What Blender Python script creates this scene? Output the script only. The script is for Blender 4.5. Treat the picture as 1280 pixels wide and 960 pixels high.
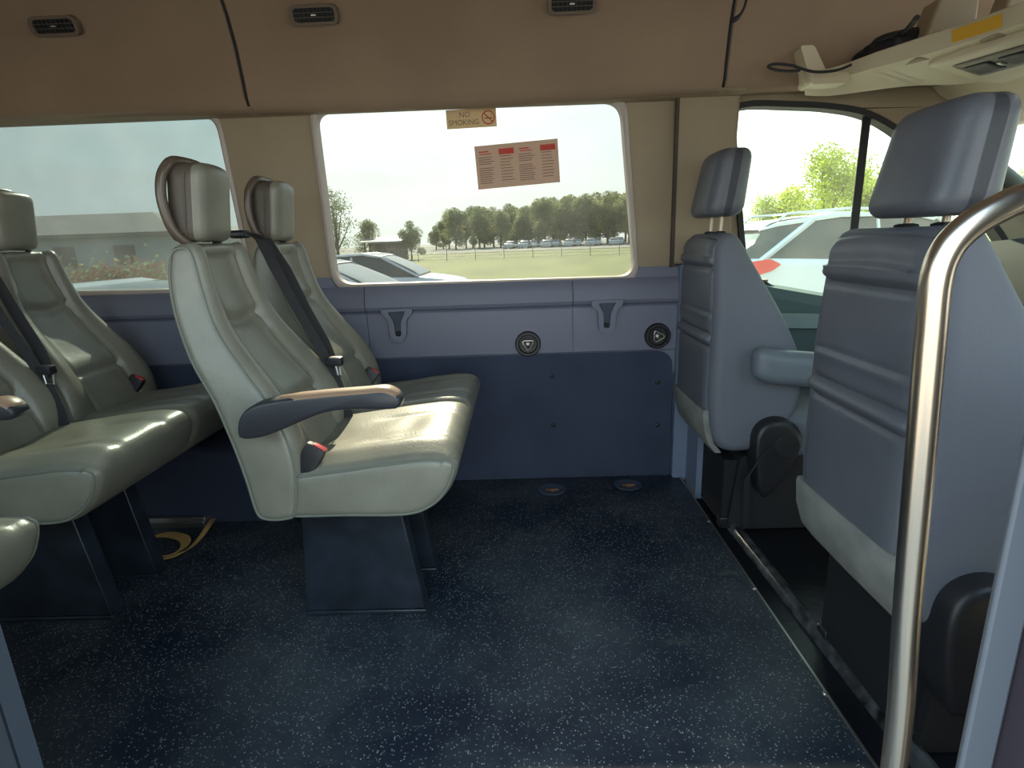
import bpy, math, random
from mathutils import Vector, Matrix, noise
from mathutils.geometry import tessellate_polygon
random.seed(7)
for o in list(bpy.data.objects): bpy.data.objects.remove(o)
SC = bpy.context.scene; COL = SC.collection
sin, cos, pi, R = math.sin, math.cos, math.pi, math.radians

# ------------------------------------------------------------ camera
F = 700.0; CH = 0.97; TH = math.atan(180/700.0); ROLL = R(2.0); YAW = R(-1.2)
def axes():
    f = Vector((sin(YAW)*cos(TH), cos(YAW)*cos(TH), -sin(TH)))
    r0 = Vector((cos(YAW), -sin(YAW), 0)); u0 = r0.cross(f)
    c, s = cos(ROLL), sin(ROLL)
    return c*r0-s*u0, s*r0+c*u0, f
AR, AU, AF = axes()
cd = bpy.data.cameras.new('camera'); cam = bpy.data.objects.new('camera', cd); COL.objects.link(cam)
cd.sensor_fit = 'HORIZONTAL'; cd.sensor_width = 36; cd.lens = F*36/1280; cd.clip_start = 0.02; cd.clip_end = 900
m = Matrix((AR, AU, -AF)).transposed().to_4x4(); m.translation = (0, 0, CH); cam.matrix_world = m
SC.camera = cam
def W(px, py, x=None, y=None, z=None):          # a point measured on the photograph, on a known plane of the van
    d = AF+AR*((px-640)/F)-AU*((py-480)/F)
    t = x/d.x if x is not None else (y/d.y if y is not None else (z-CH)/d.z)
    return Vector((0, 0, CH))+d*t

# ------------------------------------------------------------ sky, sun, exposure
SC.view_settings.view_transform = 'Standard'; SC.view_settings.look = 'None'
SC.view_settings.gamma = 1; SC.view_settings.use_curve_mapping = False
SC.view_settings.exposure = 1.45
SUN_EL, SUN_AZ = R(31), R(-9)                   # azimuth from +y towards +x
sdir = Vector((sin(SUN_AZ)*cos(SUN_EL), cos(SUN_AZ)*cos(SUN_EL), sin(SUN_EL)))
sl = bpy.data.lights.new('sun', 'SUN'); sl.energy = 12.0; sl.angle = R(0.8); sl.color = (1, .84, .62)
so = bpy.data.objects.new('sun', sl); COL.objects.link(so); so.rotation_euler = sdir.to_track_quat('Z', 'Y').to_euler()
wd = bpy.data.worlds.new('sky'); SC.world = wd; wd.use_nodes = True
nt = wd.node_tree; nt.nodes.clear(); N = nt.nodes.new; L = nt.links.new
tc = N('ShaderNodeTexCoord'); sp = N('ShaderNodeSeparateXYZ'); L(tc.outputs['Generated'], sp.inputs[0])
rp = N('ShaderNodeValToRGB'); L(sp.outputs[2], rp.inputs[0])
e = rp.color_ramp.elements
e[0].position = 0.0; e[0].color = (.80, .84, .80, 1); e[1].position = .9; e[1].color = (.30, .50, .72, 1)
a = e.new(.08); a.color = (.80, .85, .83, 1); a = e.new(.30); a.color = (.58, .78, .86, 1)
dt = N('ShaderNodeVectorMath'); dt.operation = 'DOT_PRODUCT'; L(tc.outputs['Generated'], dt.inputs[0]); dt.inputs[1].default_value = sdir
mx = N('ShaderNodeMath'); mx.operation = 'MAXIMUM'; L(dt.outputs['Value'], mx.inputs[0]); mx.inputs[1].default_value = 0
pw = N('ShaderNodeMath'); pw.operation = 'POWER'; L(mx.outputs[0], pw.inputs[0]); pw.inputs[1].default_value = 7
glow = N('ShaderNodeMix'); glow.data_type = 'RGBA'; glow.blend_type = 'ADD'; L(pw.outputs[0], glow.inputs[0])
L(rp.outputs[0], glow.inputs[6]); glow.inputs[7].default_value = (.95, .9, .8, 1)
mp = N('ShaderNodeMapping'); mp.inputs['Scale'].default_value = (2.2, 2.2, 14); L(tc.outputs['Generated'], mp.inputs[0])
nz = N('ShaderNodeTexNoise'); nz.inputs['Scale'].default_value = 1.6; nz.inputs['Detail'].default_value = 6; L(mp.outputs[0], nz.inputs[0])
cr = N('ShaderNodeValToRGB'); L(nz.outputs[0], cr.inputs[0]); cr.color_ramp.elements[0].position = .46; cr.color_ramp.elements[1].position = .72
cr.color_ramp.elements[1].color = (.45, .45, .45, 1)
cl = N('ShaderNodeMix'); cl.data_type = 'RGBA'; L(cr.outputs[0], cl.inputs[0]); L(glow.outputs[2], cl.inputs[6]); cl.inputs[7].default_value = (1.0, .97, .90, 1)
bg = N('ShaderNodeBackground'); bg.inputs[1].default_value = 1.5; L(cl.outputs[2], bg.inputs[0])
wo = N('ShaderNodeOutputWorld'); L(bg.outputs[0], wo.inputs[0])

# ------------------------------------------------------------ materials
MATS = {}
def mat(name, col, rough=.5, metal=0, bump=0, bscale=200, var=0, vscale=6, spec=.5, coat=0, emit=None, col2=None):
    if name in MATS: return MATS[name]
    m = bpy.data.materials.new(name); m.use_nodes = True; t = m.node_tree; b = t.nodes['Principled BSDF']
    b.inputs['Base Color'].default_value = (*col, 1); b.inputs['Roughness'].default_value = rough
    b.inputs['Metallic'].default_value = metal; b.inputs['Specular IOR Level'].default_value = spec
    b.inputs['Coat Weight'].default_value = coat
    tcn = t.nodes.new('ShaderNodeTexCoord')
    if var:
        n = t.nodes.new('ShaderNodeTexNoise'); n.inputs['Scale'].default_value = vscale; n.inputs['Detail'].default_value = 5
        t.links.new(tcn.outputs['Object'], n.inputs[0])
        r = t.nodes.new('ShaderNodeValToRGB'); t.links.new(n.outputs[0], r.inputs[0])
        c2 = col2 or tuple(c*(1+var) for c in col); c1 = tuple(c*(1-var) for c in col)
        r.color_ramp.elements[0].position = .35; r.color_ramp.elements[1].position = .68
        r.color_ramp.elements[0].color = (*c1, 1); r.color_ramp.elements[1].color = (*c2, 1)
        t.links.new(r.outputs[0], b.inputs['Base Color'])
    if bump:
        n = t.nodes.new('ShaderNodeTexNoise'); n.inputs['Scale'].default_value = bscale; n.inputs['Detail'].default_value = 3
        t.links.new(tcn.outputs['Object'], n.inputs[0])
        bp = t.nodes.new('ShaderNodeBump'); bp.inputs['Strength'].default_value = bump; bp.inputs['Distance'].default_value = .002
        t.links.new(n.outputs[0], bp.inputs['Height']); t.links.new(bp.outputs[0], b.inputs['Normal'])
    MATS[name] = m; return m
leather = mat('grey_green_leather', (.202, .198, .160), .36, bump=.25, bscale=160, var=.12, vscale=9, spec=.6)
piping = mat('leather_piping', (.17, .18, .15), .4)
cab_leather = mat('slate_leather', (.115, .124, .150), .42, bump=.2, bscale=220, var=.08, vscale=7)
cab_side = mat('slate_cloth', (.135, .148, .185), .6, bump=.3, bscale=500)
kick = mat('grey_kick_carpet', (.23, .235, .225), .95, bump=.6, bscale=700, var=.15, vscale=15)
beige = mat('beige_trim', (.33, .265, .18), .65, bump=.15, bscale=120, var=.05, vscale=3)
cream = mat('cream_plastic', (.62, .55, .40), .45, bump=.1, bscale=300)
head = mat('beige_headliner', (.30, .215, .150), .95, bump=.35, bscale=600, var=.07, vscale=4)
trimb = mat('blue_grey_trim', (.165, .175, .24), .5, bump=.3, bscale=500)
trimd = mat('blue_grey_pillar', (.16, .20, .29), .5, bump=.3, bscale=500)
carpet = mat('navy_wall_carpet', (.042, .054, .096), .9, bump=.7, bscale=700, var=.12, vscale=5)
black = mat('black_plastic', (.016, .017, .021), .42, bump=.1, bscale=300)
matblack = mat('black_matte', (.010, .011, .014), .7)
pedm = mat('black_powder_coat', (.014, .020, .030), .35, bump=.1, bscale=300, var=.3, vscale=14)
webbing = mat('black_webbing', (.014, .014, .018), .6, bump=.6, bscale=900)
armtop = mat('tan_armrest_pad', (.34, .22, .15), .4)
armm = mat('dark_armrest_plastic', (.032, .034, .042), .42)
chrome = mat('brushed_steel', (.86, .75, .63), .26, 1)
steel = mat('dull_steel', (.45, .44, .42), .4, 1)
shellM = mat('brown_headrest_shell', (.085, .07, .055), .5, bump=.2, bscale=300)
frameM = mat('wrapped_frame', (.10, .075, .055), .28)
red = mat('red_button', (.55, .02, .015), .35)
yellow = mat('yellow_label', (.75, .42, .03), .5)
redp = mat('red_print', (.55, .05, .03), .6)
darkp = mat('grey_print', (.22, .14, .10), .7)
paper = mat('pink_paper_label', (.62, .42, .31), .7)
paper2 = mat('tan_paper_label', (.75, .55, .30), .7)
rimM = mat('pale_window_rubber', (.50, .44, .40), .5)
sealM = mat('dark_seal', (.012, .012, .014), .55)
strapM = mat('yellow_webbing', (.50, .30, .10), .7, bump=.4, bscale=600)
rust = mat('rusty_steel', (.24, .13, .08), .7, .3, var=.4, vscale=60)
doorM = mat('teal_door_trim', (.08, .13, .14), .55)
doorL = mat('pale_teal_trim', (.22, .30, .31), .45)
greyp = mat('grey_painted_pillar', (.13, .145, .175), .45)
white = mat('white_paint', (.55, .58, .62), .25, coat=.6)
silver = mat('silver_paint', (.55, .57, .60), .25, .4, coat=.6)
darkglass = mat('dark_car_glass', (.03, .045, .05), .08)
redlens = mat('red_lens', (.65, .03, .02), .2, coat=.5)
tyre = mat('tyre_rubber', (.02, .02, .02), .8)
bark = mat('bark', (.10, .075, .055), .9, var=.3, vscale=5)
roofM = mat('weathered_roof', (.20, .17, .16), .8, var=.15, vscale=.6)
sidingM = mat('pale_siding', (.38, .42, .45), .7, var=.05, vscale=.5)
fenceM = mat('galvanised_wire', (.30, .31, .32), .5, .5)
def leafmat(name, c):
    m = bpy.data.materials.new(name); m.use_nodes = True; t = m.node_tree; t.nodes.clear()
    d = t.nodes.new('ShaderNodeBsdfDiffuse'); tr = t.nodes.new('ShaderNodeBsdfTranslucent'); mx = t.nodes.new('ShaderNodeMixShader'); o = t.nodes.new('ShaderNodeOutputMaterial')
    n = t.nodes.new('ShaderNodeTexNoise'); n.inputs['Scale'].default_value = .7; r = t.nodes.new('ShaderNodeValToRGB')
    tcn = t.nodes.new('ShaderNodeTexCoord'); t.links.new(tcn.outputs['Object'], n.inputs[0]); t.links.new(n.outputs[0], r.inputs[0])
    r.color_ramp.elements[0].position = .35; r.color_ramp.elements[1].position = .65
    r.color_ramp.elements[0].color = (*[k*.65 for k in c], 1); r.color_ramp.elements[1].color = (*[k*1.3 for k in c], 1)
    t.links.new(r.outputs[0], d.inputs[0]); t.links.new(r.outputs[0], tr.inputs[0]); mx.inputs[0].default_value = .5
    t.links.new(d.outputs[0], mx.inputs[1]); t.links.new(tr.outputs[0], mx.inputs[2]); t.links.new(mx.outputs[0], o.inputs[0])
    return m
leafA = leafmat('leaf_olive', (.30, .34, .18)); leafB = leafmat('leaf_bright', (.36, .43, .05)); leafC = leafmat('leaf_pale', (.30, .36, .20))
def glassmat(name, tint, haze):
    m = bpy.data.materials.new(name); m.use_nodes = True; t = m.node_tree; t.nodes.clear(); n = t.nodes.new; l = t.links.new
    tr = n('ShaderNodeBsdfTransparent'); tr.inputs[0].default_value = (*tint, 1)
    gl = n('ShaderNodeBsdfGlossy'); gl.inputs['Roughness'].default_value = .02
    fr = n('ShaderNodeFresnel'); fr.inputs[0].default_value = 1.16
    m1 = n('ShaderNodeMixShader'); l(fr.outputs[0], m1.inputs[0]); l(tr.outputs[0], m1.inputs[1]); l(gl.outputs[0], m1.inputs[2])
    du = n('ShaderNodeBsdfTranslucent'); du.inputs[0].default_value = (.9, .9, .88, 1)
    tcn = n('ShaderNodeTexCoord'); nz = n('ShaderNodeTexNoise'); nz.inputs['Scale'].default_value = 5; nz.inputs['Detail'].default_value = 5
    l(tcn.outputs['Object'], nz.inputs[0]); ma = n('ShaderNodeMath'); ma.operation = 'MULTIPLY'; ma.inputs[1].default_value = haze*2
    l(nz.outputs[0], ma.inputs[0])
    m2 = n('ShaderNodeMixShader'); l(ma.outputs[0], m2.inputs[0]); l(m1.outputs[0], m2.inputs[1]); l(du.outputs[0], m2.inputs[2])
    o = n('ShaderNodeOutputMaterial'); l(m2.outputs[0], o.inputs[0]); return m
glass = glassmat('dusty_tinted_glass', (.435, .455, .445), .008)
glassL = glassmat('dusty_tinted_rear_glass', (.28, .32, .32), .018)
glassD = glassmat('clear_door_glass', (.72, .78, .72), .012)
def floormat():
    m = bpy.data.materials.new('speckled_vinyl'); m.use_nodes = True; t = m.node_tree; b = t.nodes['Principled BSDF']; n = t.nodes.new; l = t.links.new
    tcn = n('ShaderNodeTexCoord')
    def specks(scale, thr, rad):
        v = n('ShaderNodeTexVoronoi'); v.inputs['Scale'].default_value = scale; l(tcn.outputs['Object'], v.inputs[0])
        s = n('ShaderNodeSeparateColor'); l(v.outputs['Color'], s.inputs[0])
        a = n('ShaderNodeMath'); a.operation = 'GREATER_THAN'; a.inputs[1].default_value = thr; l(s.outputs[0], a.inputs[0])
        d = n('ShaderNodeMath'); d.operation = 'LESS_THAN'; d.inputs[1].default_value = rad; l(v.outputs['Distance'], d.inputs[0])
        q = n('ShaderNodeMath'); q.operation = 'MULTIPLY'; l(a.outputs[0], q.inputs[0]); l(d.outputs[0], q.inputs[1])
        g = n('ShaderNodeMath'); g.operation = 'MULTIPLY'; l(q.outputs[0], g.inputs[0]); l(s.outputs[1], g.inputs[1]); return g
    s1 = specks(210, .66, .36); s2 = specks(110, .90, .22)
    ad = n('ShaderNodeMath'); ad.operation = 'MAXIMUM'; l(s1.outputs[0], ad.inputs[0]); l(s2.outputs[0], ad.inputs[1])
    # dusty scuffs
    nz = n('ShaderNodeTexNoise'); nz.inputs['Scale'].default_value = 2.3; nz.inputs['Detail'].default_value = 7; nz.inputs['Roughness'].default_value = .62
    l(tcn.outputs['Object'], nz.inputs[0])
    r = n('ShaderNodeValToRGB'); l(nz.outputs[0], r.inputs[0]); r.color_ramp.elements[0].position = .42; r.color_ramp.elements[1].position = .72
    r.color_ramp.elements[0].color = (.010, .017, .031, 1); r.color_ramp.elements[1].color = (.062, .076, .086, 1)
    mp = n('ShaderNodeMapping'); mp.inputs['Scale'].default_value = (3, 16, 1); mp.inputs['Rotation'].default_value = (0, 0, .15); l(tcn.outputs['Object'], mp.inputs[0])
    n2 = n('ShaderNodeTexNoise'); n2.inputs['Scale'].default_value = 1.3; n2.inputs['Detail'].default_value = 4; l(mp.outputs[0], n2.inputs[0])
    r2 = n('ShaderNodeValToRGB'); l(n2.outputs[0], r2.inputs[0]); r2.color_ramp.elements[0].position = .66; r2.color_ramp.elements[1].position = .74
    r2.color_ramp.elements[1].color = (.35, .35, .35, 1)
    mA = n('ShaderNodeMix'); mA.data_type = 'RGBA'; l(r2.outputs[0], mA.inputs[0]); l(r.outputs[0], mA.inputs[6]); mA.inputs[7].default_value = (.14, .15, .13, 1)
    mB = n('ShaderNodeMix'); mB.data_type = 'RGBA'; l(ad.outputs[0], mB.inputs[0]); l(mA.outputs[2], mB.inputs[6]); mB.inputs[7].default_value = (.30, .34, .36, 1)
    l(mB.outputs[2], b.inputs['Base Color']); b.inputs['Roughness'].default_value = .42; b.inputs['Specular IOR Level'].default_value = .4
    bp = n('ShaderNodeBump'); bp.inputs['Strength'].default_value = .3; bp.inputs['Distance'].default_value = .002
    n3 = n('ShaderNodeTexNoise'); n3.inputs['Scale'].default_value = 350; l(tcn.outputs['Object'], n3.inputs[0]); l(n3.outputs[0], bp.inputs['Height']); l(bp.outputs[0], b.inputs['Normal'])
    return m
vinyl = floormat()
grassM = mat('mown_grass', (.135, .165, .035), .9, var=.25, vscale=.35, bump=.5, bscale=8)
lotM = mat('gravel_lot', (.22, .21, .19), .9, var=.2, vscale=.8, bump=.5, bscale=10)
flowerM = mat('orange_blossom', (.60, .25, .12), .8)

# ------------------------------------------------------------ mesh helpers
class MB:
    def __init__(s): s.v = []; s.f = []; s.mi = []
    def add(s, vs, fs, mi=0):
        b = len(s.v); s.v += [tuple(p) for p in vs]; s.f += [tuple(i+b for i in f) for f in fs]; s.mi += [mi]*len(fs); return s
    def box(s, c, d, rot=None, mi=0):
        h = Vector(d)/2; P = []
        for k in range(8):
            p = Vector((h.x*(1 if k & 1 else -1), h.y*(1 if k & 2 else -1), h.z*(1 if k & 4 else -1)))
            if rot: p = rot@p
            P.append(p+Vector(c))
        return s.add(P, [(0, 2, 3, 1), (4, 5, 7, 6), (0, 1, 5, 4), (2, 6, 7, 3), (0, 4, 6, 2), (1, 3, 7, 5)], mi)
    def tube(s, pts, r, n=10, closed=False, mi=0, cap=True):
        pts = [Vector(p) for p in pts]; K = len(pts); rr = r if isinstance(r, (list, tuple)) else [r]*K
        rings = []; up = None
        for i, p in enumerate(pts):
            a = pts[(i-1) % K] if (closed or i > 0) else p; b = pts[(i+1) % K] if (closed or i < K-1) else p
            t = (b-a).normalized()
            if up is None: up = t.orthogonal().normalized()
            up = (up-t*up.dot(t)).normalized(); w = t.cross(up)
            rings.append([p+(up*cos(2*pi*j/n)+w*sin(2*pi*j/n))*rr[i] for j in range(n)])
        return s.loft(rings, closed, cap, mi)
    def loft(s, rings, closed=False, cap=True, mi=0):
        n = len(rings[0]); K = len(rings); vs = [p for r in rings for p in r]; fs = []
        for i in range(K if closed else K-1):
            i2 = (i+1) % K
            for j in range(n):
                fs.append((i*n+j, i*n+(j+1) % n, i2*n+(j+1) % n, i2*n+j))
        if cap and not closed: fs.append(tuple(range(n-1, -1, -1))); fs.append(tuple((K-1)*n+j for j in range(n)))
        return s.add(vs, fs, mi)
    def lathe(s, prof, c, axis='z', n=24, mi=0):
        rings = []
        for r, h in prof:
            rg = []
            for j in range(n):
                a = 2*pi*j/n; u, v = r*cos(a), r*sin(a)
                rg.append({'z': (c[0]+u, c[1]+v, c[2]+h), 'y': (c[0]+u, c[1]+h, c[2]+v), 'x': (c[0]+h, c[1]+u, c[2]+v)}[axis])
            rings.append(rg)
        return s.loft(rings, mi=mi)
    def plate(s, outer, holes, fn, th, mi=0):
        # outer/holes: 2-D loops; fn(u,v,d) -> point; th: thickness along d
        loops = [outer]+list(holes); flat = [p for l_ in loops for p in l_]
        tris = tessellate_polygon([[Vector((p[0], p[1], 0)) for p in l_] for l_ in loops]); n = len(flat)
        vs = [fn(p[0], p[1], 0) for p in flat]+[fn(p[0], p[1], th) for p in flat]
        fs = [tuple(t) for t in tris]+[tuple(i+n for i in reversed(t)) for t in tris]; b = 0
        for l_ in loops:
            k = len(l_)
            for i in range(k): j = (i+1) % k; fs.append((b+i, b+j, b+j+n, b+i+n))
            b += k
        return s.add(vs, fs, mi)
    def rbox(s, c, d, r, n=10, fn=None, mi=0):
        h = Vector(d)/2; idx = {}; vs = []; fs = []
        def vid(p):
            k = tuple(round(q, 5) for q in p)
            if k not in idx:
                q = Vector([p[i]*h[i] for i in range(3)]); inn = Vector([max(-(h[i]-r), min(h[i]-r, q[i])) for i in range(3)])
                dd = q-inn; q = inn+dd.normalized()*r if dd.length > 1e-9 else q
                if fn: q = Vector(fn(q))
                idx[k] = len(vs); vs.append(q+Vector(c))
            return idx[k]
        def g(i): return -1+2*i/n
        for ax in range(3):
            for sg in (-1, 1):
                for i in range(n):
                    for j in range(n):
                        q = []
                        for (a, b) in ((i, j), (i+1, j), (i+1, j+1), (i, j+1)):
                            p = [0, 0, 0]; p[ax] = sg; p[(ax+1) % 3] = g(a); p[(ax+2) % 3] = g(b); q.append(vid(p))
                        fs.append(tuple(q if sg > 0 else q[::-1]))
        return s.add(vs, fs, mi)
    def ribbon(s, pts, wid, th=.0016, mi=0):
        # wid: list of half-width vectors (or one)
        pts = [Vector(p) for p in pts]; K = len(pts); ws = wid if isinstance(wid, list) else [wid]*K; rings = []
        for i, p in enumerate(pts):
            t = (pts[min(i+1, K-1)]-pts[max(i-1, 0)]).normalized(); w = Vector(ws[i]); nn = t.cross(w).normalized()*th
            rings.append([p-w-nn, p+w-nn, p+w+nn, p-w+nn])
        return s.loft(rings, mi=mi)
    def build(s, name, mats, parent=None, bevel=0, seg=2, ang=38, smooth=True, loc=None):
        me = bpy.data.meshes.new(name); off = Vector(loc) if loc is not None else Vector((0, 0, 0))
        me.from_pydata([tuple(Vector(v)-off) for v in s.v], [], s.f); me.update()
        mats = mats if isinstance(mats, (list, tuple)) else [mats]
        for m_ in mats: me.materials.append(m_)
        if len(mats) > 1: me.polygons.foreach_set('material_index', s.mi)
        import bmesh
        bm = bmesh.new(); bm.from_mesh(me); bmesh.ops.remove_doubles(bm, verts=bm.verts, dist=1e-6); bmesh.ops.recalc_face_normals(bm, faces=bm.faces); bm.to_mesh(me); bm.free()
        if smooth:
            me.polygons.foreach_set('use_smooth', [True]*len(me.polygons)); me.set_sharp_from_angle(angle=R(ang))
        o = bpy.data.objects.new(name, me); COL.objects.link(o)
        if loc is not None: o.location = off
        if parent: o.parent = parent
        if bevel:
            b = o.modifiers.new('bevel', 'BEVEL'); b.width = bevel; b.segments = seg; b.limit_method = 'ANGLE'; b.angle_limit = R(40)
        return o
def tag(o, label, cat, group=None, kind=None):
    if label: o['label'] = label
    if cat: o['category'] = cat
    if group: o['group'] = group
    if kind: o['kind'] = kind
    return o
def struct(o): o['kind'] = 'structure'; return o
def thing(name, label, cat, loc=(0, 0, 0), group=None):
    o = bpy.data.objects.new(name, None); COL.objects.link(o); o.location = loc; o.empty_display_size = .1
    return tag(o, label, cat, group)
def dup(root, loc, label, group=None):
    r = root.copy(); COL.objects.link(r); r.location = loc; r['label'] = label
    if group: r['group'] = group
    for ch in list(root.children):
        c = ch.copy(); COL.objects.link(c); c.parent = r
        for g in list(ch.children):
            d = g.copy(); COL.objects.link(d); d.parent = c
    return r
def rpoly(pts, rad, n=7):
    out = []; K = len(pts); rr = rad if isinstance(rad, (list, tuple)) else [rad]*K
    for i in range(K):
        p = Vector(pts[i][:2]); a = (Vector(pts[i-1][:2])-p); b = (Vector(pts[(i+1) % K][:2])-p)
        r = min(rr[i], a.length*.48, b.length*.48); p0 = p+a.normalized()*r; p1 = p+b.normalized()*r
        if r < 1e-5: out.append((p.x, p.y)); continue
        for k in range(n+1):
            t = k/n; q = p0*(1-t)**2+p*2*t*(1-t)+p1*t*t; out.append((q.x, q.y))
    return out
def crom(pts, n, closed=True):
    K = len(pts); out = []; P = [Vector(p) for p in pts]; S = K if closed else K-1
    for k in range(n):
        u = k*S/n if closed else k*S/(n-1)
        i = min(int(u), S-1); t = u-i
        if closed: a, b, c, d = P[(i-1) % K], P[i], P[(i+1) % K], P[(i+2) % K]
        else: a, b, c, d = P[max(i-1, 0)], P[i], P[i+1], P[min(i+2, K-1)]
        out.append(.5*((2*b)+(c-a)*t+(2*a-5*b+4*c-d)*t*t+(3*b-a-3*c+d)*t**3))
    return out
def evenly(pts, n):          # resample a closed 2-D loop at equal spacing
    P = [Vector(p) for p in pts]; K = len(P); d = [0]
    for i in range(K): d.append(d[-1]+(P[(i+1) % K]-P[i]).length)
    out = []; j = 0
    for k in range(n):
        s_ = d[-1]*k/n
        while d[j+1] < s_: j += 1
        t = (s_-d[j])/max(1e-9, d[j+1]-d[j]); out.append(P[j].lerp(P[(j+1) % K], t))
    return out
def padded(profile, y0, y1, r, taper=None, disp=None, n=96, ny=30, mb=None):
    """upholstery: closed side profile (x,z) carried across y with rounded edges"""
    pr = evenly(crom([Vector((p[0], p[1])) for p in profile], 200), n)
    area = sum(pr[i].x*pr[(i+1) % n].y-pr[(i+1) % n].x*pr[i].y for i in range(n))
    sg = 1 if area > 0 else -1; nor = []
    for i in range(n):
        t = (pr[(i+1) % n]-pr[i-1]).normalized(); nor.append(Vector((t.y, -t.x))*sg)
    st = []; K = 5
    for k in range(K): a = k/K*pi/2; st.append((y0+r*(1-cos(a)), r*(1-sin(a))))
    for k in range(ny+1): st.append((y0+r+(y1-y0-2*r)*k/ny, 0))
    for k in range(K-1, -1, -1): a = k/K*pi/2; st.append((y1-r*(1-cos(a)), r*(1-sin(a))))
    mb = mb or MB(); rings = []
    def pt(i, y, ins):
        p = pr[i]-nor[i]*ins; v = (y-y0)/(y1-y0)*2-1
        if disp: p = p+nor[i]*disp(pr[i].x, v, pr[i].y, nor[i])
        yy = y
        if taper: a, b = taper(pr[i].y); yy = a+(b-a)*(y-y0)/(y1-y0)
        return Vector((p.x, yy, p.y))
    for y, ins in st: rings.append([pt(i, y, ins) for i in range(n)])
    if taper:
        mb.loft(rings, cap=False); lo_ = min(range(n), key=lambda i: pr[i].y)
        for rg in (rings[0], rings[-1]):
            o_ = [rg[(lo_+k) % n] for k in range(n)]; mb.add(o_, [((k) % n, (k+1) % n, n-k-1, (n-k) % n) if k else (0, 1, n-1) for k in range((n-1)//2)]+([] if n % 2 else []))
    else: mb.loft(rings)
    edges = []
    for y, ins in ((y0+r*.12, r*.35), (y1-r*.12, r*.35)): edges.append([pt(i, y, ins) for i in range(n)])
    return mb, edges
def sm(x): x = max(0, min(1, x)); return x*x*(3-2*x)
def gs(x, w): return math.exp(-(x/w)**2)
def XZ(y0): return lambda u, v, d: (u, y0+d, v)
def pxz(pts, y): return [(W(a, b, y=y).x, W(a, b, y=y).z) for a, b in pts]

# ============================================================ THE VAN SHELL
YW = 2.19
# floor ----------------------------------------------------------------
fl = MB().plate([(-2.7, .30), (.632, .30), (.632, YW), (-2.7, YW)], [], lambda u, v, d: (u, v, d), -.03)
struct(fl.build('floor', vinyl))
fc = MB().plate([(.632, .30), (2.2, .30), (2.2, YW+.03), (.632, YW+.03)], [], lambda u, v, d: (u, v, -.035+d), -.03)
struct(fc.build('floor_cab', mat('black_rubber_mat', (.008, .010, .014), .38, bump=.5, bscale=60, var=.4, vscale=9)))
ed = MB(); ed.box((.634, 1.245, -.012), (.006, 1.88, .028)); struct(ed.build('trim_1', steel, bevel=.001))
g = 'screws along the floor edge'
scr = None
for px_, py_, lab in ((943, 735, 'small bright screw head on the floor edge strip, middle of three'), (1032, 866, 'small bright screw head on the floor edge strip nearest the camera'), (884, 651, 'small bright screw head on the floor edge strip nearest the wall')):
    p = W(px_, py_, z=.003)
    if scr is None: scr = tag(MB().lathe([(.0, .004), (.004, .0035), (.006, .001), (.006, -.003)], (0, 0, 0)).build('screw', steel), lab, 'screw', g)
    else: scr = scr.copy(); COL.objects.link(scr); scr['label'] = lab
    scr.location = (.629, p.y, .001)
# floor anchors
g = 'floor anchor wells near the wall'
for (px_, py_, lab) in ((690, 613, 'round recessed floor anchor with rusty centre, the one nearer the bench seat'), (785, 607, 'round recessed floor anchor with rusty centre, the one nearer the cab')):
    p = W(px_, py_, z=0); t = thing('floor_anchor', lab, 'anchor', (p.x, p.y, 0), g)
    MB().lathe([(.050, .0005), (.054, .004), (.050, .007), (.042, .006), (.036, .002)], (0, 0, 0), n=32).build('anchor_ring', mat('anchor_ring_blue', (.05, .07, .11), .3), t)
    mb = MB().lathe([(.0, .004), (.012, .005), (.014, .002), (.034, .0015), (.036, .0005)], (0, 0, 0)); mb.box((0, 0, .005), (.05, .010, .005)); mb.build('anchor_plate', rust, t)
# walls ----------------------------------------------------------------
w2 = pxz([(392, 139), (777, 125), (794, 346), (420, 357)], YW); w1 = pxz([(-190, 160), (270, 144), (316, 361), (-150, 369)], YW)
w2r = rpoly(w2, [.05, .06, .06, .075]); w1r = rpoly(w1, [.05, .06, .06, .06])
up = MB()
up.plate([(-2.7, .78), (.585, .78), (.575, 1.52), (-2.7, 1.52)], [w1r, w2r], XZ(YW), .05)
up.box(((-2.7+.95)/2, YW+.025, .37), (3.65, .046, .84)); up.box((.68, YW+.03, 1.1), (.20, .02, .84))
struct(up.build('wall_back', beige, bevel=.004))
# lower trim with a stepped fold, cut round the windows
zs = .853
def cutdown(win, y=.006): return min(p[1] for p in win)-y
def edge_x(c_top, c_bot, z): t = (z-c_bot[1])/(c_top[1]-c_bot[1]); return c_bot[0]+(c_top[0]-c_bot[0])*t
prof = [(.6, zs)]
lt = [(-2.7, .53), (.600, .53), (.600, zs), (edge_x(w2[1], w2[2], zs)+.008, zs)]
lt += [(p[0]+.006 if p[0] > -.1 else p[0]-.006, p[1]-.012) for p in w2r[14:] if p[1] < zs]
lt = [(-2.7, .44), (.600, .44), (.600, zs), (w2[2][0]+.014, zs), (w2[2][0]-.005, .815), (w2[2][0]-.05, .800), (w2[3][0]+.05, .800), (w2[3][0]+.005, .815), (w2[3][0]-.014, zs),
      (w1[2][0]+.014, zs), (w1[2][0]-.01, .815), (w1[2][0]-.05, .800), (-2.7, .800)]
tr = MB(); tr.plate(lt, [], XZ(YW-.012), .012)
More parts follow.
